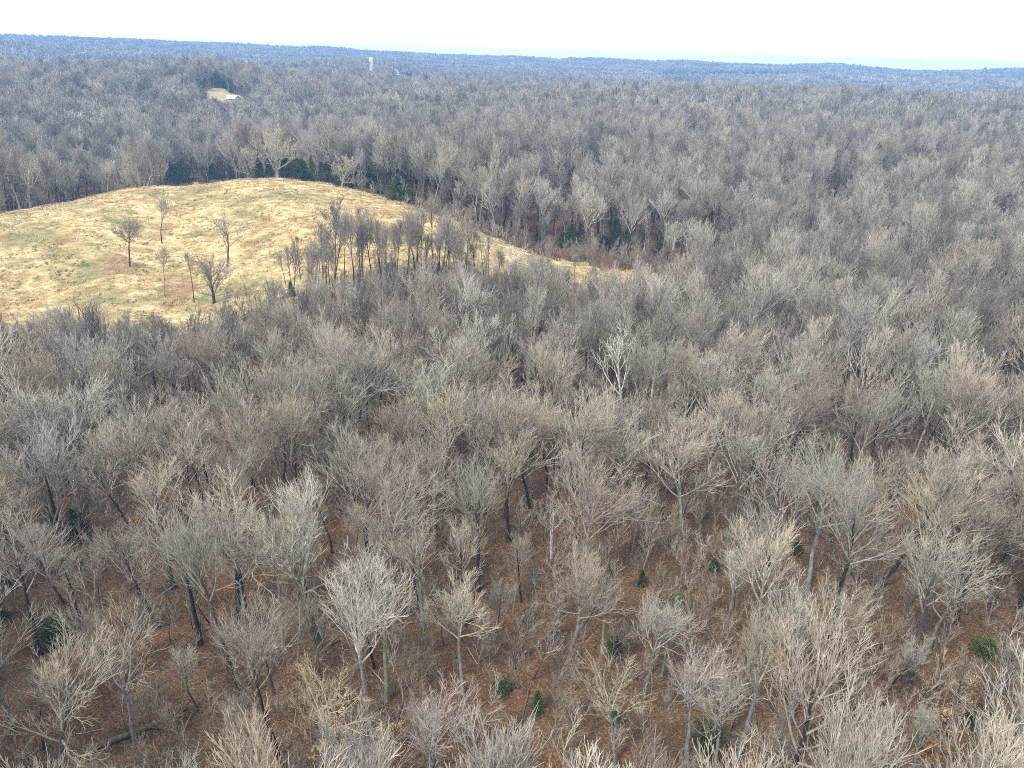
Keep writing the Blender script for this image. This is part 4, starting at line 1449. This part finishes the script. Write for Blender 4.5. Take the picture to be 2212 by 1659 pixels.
def gable(L, W, h, rise, over=.5):
    """roof along x with thickness"""
    w = W / 2 + over
    l = L / 2 + over
    th = .25
    k = rise / (W / 2)
    e = h - over * k
    pts = []
    for x in (-l, l):
        pts += [(x, -w, e), (x, 0, h + rise), (x, w, e), (x, -w, e - th), (x, 0, h + rise - th), (x, w, e - th)]
    f4 = np.array([[0, 6, 7, 1], [1, 7, 8, 2], [3, 4, 10, 9], [4, 5, 11, 10], [0, 3, 9, 6], [2, 8, 11, 5], [0, 1, 4, 3], [1, 2, 5, 4], [6, 9, 10, 7], [7, 10, 11, 8]])
    return np.array(pts, float), [f4]


def walls(L, W, h, rise):
    v, f = box_geo(-L / 2, L / 2, -W / 2, W / 2, 0, h)
    g = []
    for x in (-L / 2, L / 2):
        g += [(x, -W / 2, h), (x, W / 2, h), (x, 0, h + rise - .26)]
    return np.concatenate([v, np.array(g)]), f + [np.array([[8, 9, 10], [11, 13, 12]])]


def house(px, py, L, W, h, rise, rz, wall, roof, label, name='house', wins=4, y0=300, group=None, chimney=True):
    x, y, z = at_px(px, py, y0)
    o = empty(name, (x, y, z - .3), (0, 0, rz))
    w = mesh_obj('wall', np_mesh('wall', *walls(L, W, h, rise), [wall]), o)
    rf = mesh_obj('roof', np_mesh('roof', *gable(L, W, h, rise), [roof]), o)
    if chimney:
        mesh_obj('chimney', np_mesh('chimney', *box_geo(L * .2, L * .2 + .8, .6, 1.4, h, h + rise + 1.0), [M_ROOF_RED]), rf)
    wm = np_mesh('window', *box_geo(-.55, .55, -.08, .08, 0, 1.3), [M_GLASS])
    fm = np_mesh('window_frame', *box_geo(-.7, .7, -.05, .05, -.15, 1.45), [M_WHITE])
    for i in range(wins):
        xx = -L / 2 + (i + .75) * L / (wins + .5)
        for sy in (-1, 1):
            f = mesh_obj('window', fm, o)
            f.location = (xx, sy * (W / 2 + .03), 1.2)
            p = mesh_obj('pane', wm, f)
            p.location = (0, sy * .02, 0)
    d = mesh_obj('door', np_mesh('door', *box_geo(-.5, .5, -.06, .06, 0, 2.1), [M_DOOR]), o)
    d.location = (L * .08, -W / 2 - .03, .3)
    tag(o, label, 'house' if name == 'house' else 'barn', group)
    THINGS.append((x, y))
    return o


house(505, 219, 11, 7.5, 3.0, 2.6, radians(-28), M_WALL, M_METAL, 'farmhouse with white metal roof beside the green lawn')
VG = 'buildings of the village by the tower'
house(854, 166, 13, 12, 8, 6, radians(80), M_WHITE, M_METAL, 'white gabled house near the water tower', y0=700, group=VG)
house(872, 161, 20, 9, 5, 3, radians(-6), M_WALL, M_ROOF_RED, 'long house with red-brown roof next to the white gabled house', y0=700, group=VG)
house(890, 161, 12, 9, 5, 3.5, radians(10), M_WHITE, M_METAL, 'small white house past the red-brown roof', y0=700, group=VG)
house(826, 160, 12, 9, 5, 3.5, radians(30), M_WHITE, M_METAL, 'small white building between tower and gabled house', y0=700, group=VG)
house(760, 157, 9, 7, 5, 3.5, radians(60), M_WHITE, M_METAL, 'tiny white building before the tower on its far side', y0=700, group=VG)
FG = 'far buildings on the blue hill'
house(8, 99, 44, 22, 8, 6, radians(10), M_WHITE, M_METAL, 'large white barn on the blue hill at the picture edge', 'barn', 4, 1800, FG, False)
house(28, 102, 26, 15, 6, 5, radians(-20), M_WHITE, M_METAL, 'lesser white barn beside the large one on the hill', 'barn', 4, 1800, FG, False)
house(88, 104, 34, 15, 6, 5, radians(5), M_WALL, M_ROOF_RED, 'low cream barn standing apart on the blue hill', 'barn', 4, 1800, FG, False)
house(777, 131, 40, 20, 7, 6, radians(15), M_WHITE, M_METAL, 'white shed far beyond the tower', 'barn', 4, 1700, FG, False)


def water_tower():
    x, y, z = at_px(803, 158, 1300, 1900)
    d = ray(803, 158)
    y = 1500.0
    x = d[0] / d[1] * y
    z = h1(x, y)
    top = px_height(x, y, 124)
    o = empty('water_tower', (x, y, z))
    k = 28
    r = 3.8
    def lathe(prof):
        a = np.arange(k) * 2 * pi / k
        v = np.array([[pr * cos(t), pr * sin(t), pz] for pr, pz in prof for t in a])
        n = len(prof)
        i = np.arange(n - 1)[:, None] * k
        j = np.arange(k)[None]
        f = np.stack([i + j, i + (j + 1) % k, i + k + (j + 1) % k, i + k + j], -1).reshape(-1, 4)
        return v, [f]
    hd = top * .26
    mesh_obj('shaft', np_mesh('shaft', *lathe([(r * 1.08, -2), (r * 1.08, 1.5), (r, 1.6), (r, top - hd)]), [M_WHITE], smooth=False), o)
    tk = mesh_obj('tank', np_mesh('tank', *lathe([(r, top - hd), (r * 1.07, top - hd + .8), (r * 1.07, top - 1.8), (r * 1.0, top - .9), (r * .6, top - .25), (.01, top)]), [M_WHITE], smooth=True), o)
    rail = lathe([(r * 1.08, top - 2.0), (r * 1.11, top - 2.0), (r * 1.11, top - 1.8), (r * 1.08, top - 1.8)])
    mesh_obj('rim', np_mesh('rim', *rail, [M_METAL]), tk)
    v, f, _ = join_geo([(*box_geo(-.35, -.28, -r - .35, -r - .28, 0, top - 2), 0), (*box_geo(.28, .35, -r - .35, -r - .28, 0, top - 2), 0)] +
                       [(*box_geo(-.3, .3, -r - .34, -r - .29, zz, zz + .05), 0) for zz in np.arange(1, top - 2, 1.2)])
    ld = mesh_obj('ladder', np_mesh('ladder', v, f, [M_METAL]), o)
    ld['kind'] = 'stuff'
    tag(o, 'tall white standpipe water tower rising above the far wood', 'water tower')


water_tower()


# small pale feed trough at the meadow crest
def trough():
    x, y, z = at_px(605, 391)
    o = empty('feed_trough', (x, y, z + .15), (0, 0, radians(-8)))
    v, f, _ = join_geo([(*box_geo(-1.5, 1.5, -.5, -.42, .35, .95), 0), (*box_geo(-1.5, 1.5, .42, .5, .35, .95), 0), (*box_geo(-1.5, -1.42, -.42, .42, .35, .95), 0),
                        (*box_geo(1.42, 1.5, -.42, .42, .35, .95), 0), (*box_geo(-1.42, 1.42, -.42, .42, .35, .42), 0)])
    mesh_obj('tub', np_mesh('tub', v, f, [M_TUB]), o)
    lm = np_mesh('leg', *box_geo(-.06, .06, -.06, .06, -.2, .35), [M_METAL])
    for sx in (-1.3, 1.3):
        for sy in (-.4, .4):
            l = mesh_obj('leg', lm, o)
            l.location = (sx, sy, 0)
    tag(o, 'small pale feed trough alone on the meadow crest', 'trough')


trough()


# ------------------------------------------------------------------ labels for the trees of the wood: look first, then place
TINT_W = {'greybrown': 'grey-brown', 'tan': 'tan', 'lichen': 'grey-green', 'purple': 'purplish grey', 'brown': 'brown', 'pale': 'pale grey', 'straw': 'straw-yellow', 'blue': 'bluish grey', 'rust': 'rusty', 'white': 'white'}
FORM_W = {'fan': 'fan-shaped crown', 'rounded': 'dense rounded crown', 'slender': 'small high crown', 'open': 'open crown', 'forked': 'low-forked crown', 'spreading': 'wide spreading crown', 'gaunt': 'sparse crown'}
BARK_W = {'dark': 'dark trunk', 'mid': 'brown trunk', 'pale': 'pale trunk', 'green': 'greenish trunk', 'white': 'white trunk'}
ORD = ['first', 'second', 'third', 'fourth', 'fifth', 'sixth', 'seventh', 'eighth', 'ninth', 'tenth']


def place_words(px, py):
    v = 'bottom edge' if py > 1370 else 'lower wood' if py > 1130 else 'middle wood' if py > 900 else 'upper wood' if py > 690 else 'meadow grove'
    u = px / PW
    hpos = 'far left' if u < .18 else 'left' if u < .39 else 'centre' if u < .61 else 'right' if u < .82 else 'far right'
    return v, hpos


groups = {}
for r in INDIV:
    v, hpos = place_words(*r['px'])
    key = (TINT_W[r['tint']], FORM_W[r['form']], BARK_W[r['bark']], v, hpos)
    groups.setdefault(key, []).append(r)
for (ti, fo, ba, v, hpos), rs in groups.items():
    rs.sort(key=lambda r: r['px'][0])
    where = {'bottom edge': 'bottom edge %s', 'lower wood': 'lower wood %s', 'middle wood': 'middle wood %s', 'upper wood': 'upper wood %s', 'meadow grove': 'meadow grove %s'}[v] % hpos
    for i, r in enumerate(rs):
        pre = '' if len(rs) == 1 else ('leftmost ' if i == 0 else 'rightmost ' if i == len(rs) - 1 else ORD[i] + ' from left, ')
        tag(r['o'], '%s%s tree with %s, %s, %s' % (pre, ti, fo, ba, where), 'tree', 'bare trees of the near wood')

# ------------------------------------------------------------------ the air: one even haze over the whole scene
HZ = 3700.0
v, f = box_geo(-HZ, HZ, -HZ, HZ, ZMIN - 3, max(ZMAX + 23, CAM_H + 20))
hm_ = bpy.data.materials.new('haze')
hm_.use_nodes = True
t = hm_.node_tree
t.nodes.clear()
vo = t.nodes.new('ShaderNodeVolumePrincipled')
vo.inputs['Color'].default_value = (.24, .52, 1.0, 1)
vo.inputs['Density'].default_value = HAZE_D
vo.inputs['Anisotropy'].default_value = 0.0
try:
    vo.inputs['Density Attribute'].default_value = ''
except Exception:
    pass
ou = t.nodes.new('ShaderNodeOutputMaterial')
t.links.new(vo.outputs[0], ou.inputs['Volume'])
hz = mesh_obj('haze', np_mesh('haze', v, f, [hm_]))
tag(hz, 'thin blue haze in the air over the whole wood', 'haze', None, 'stuff')
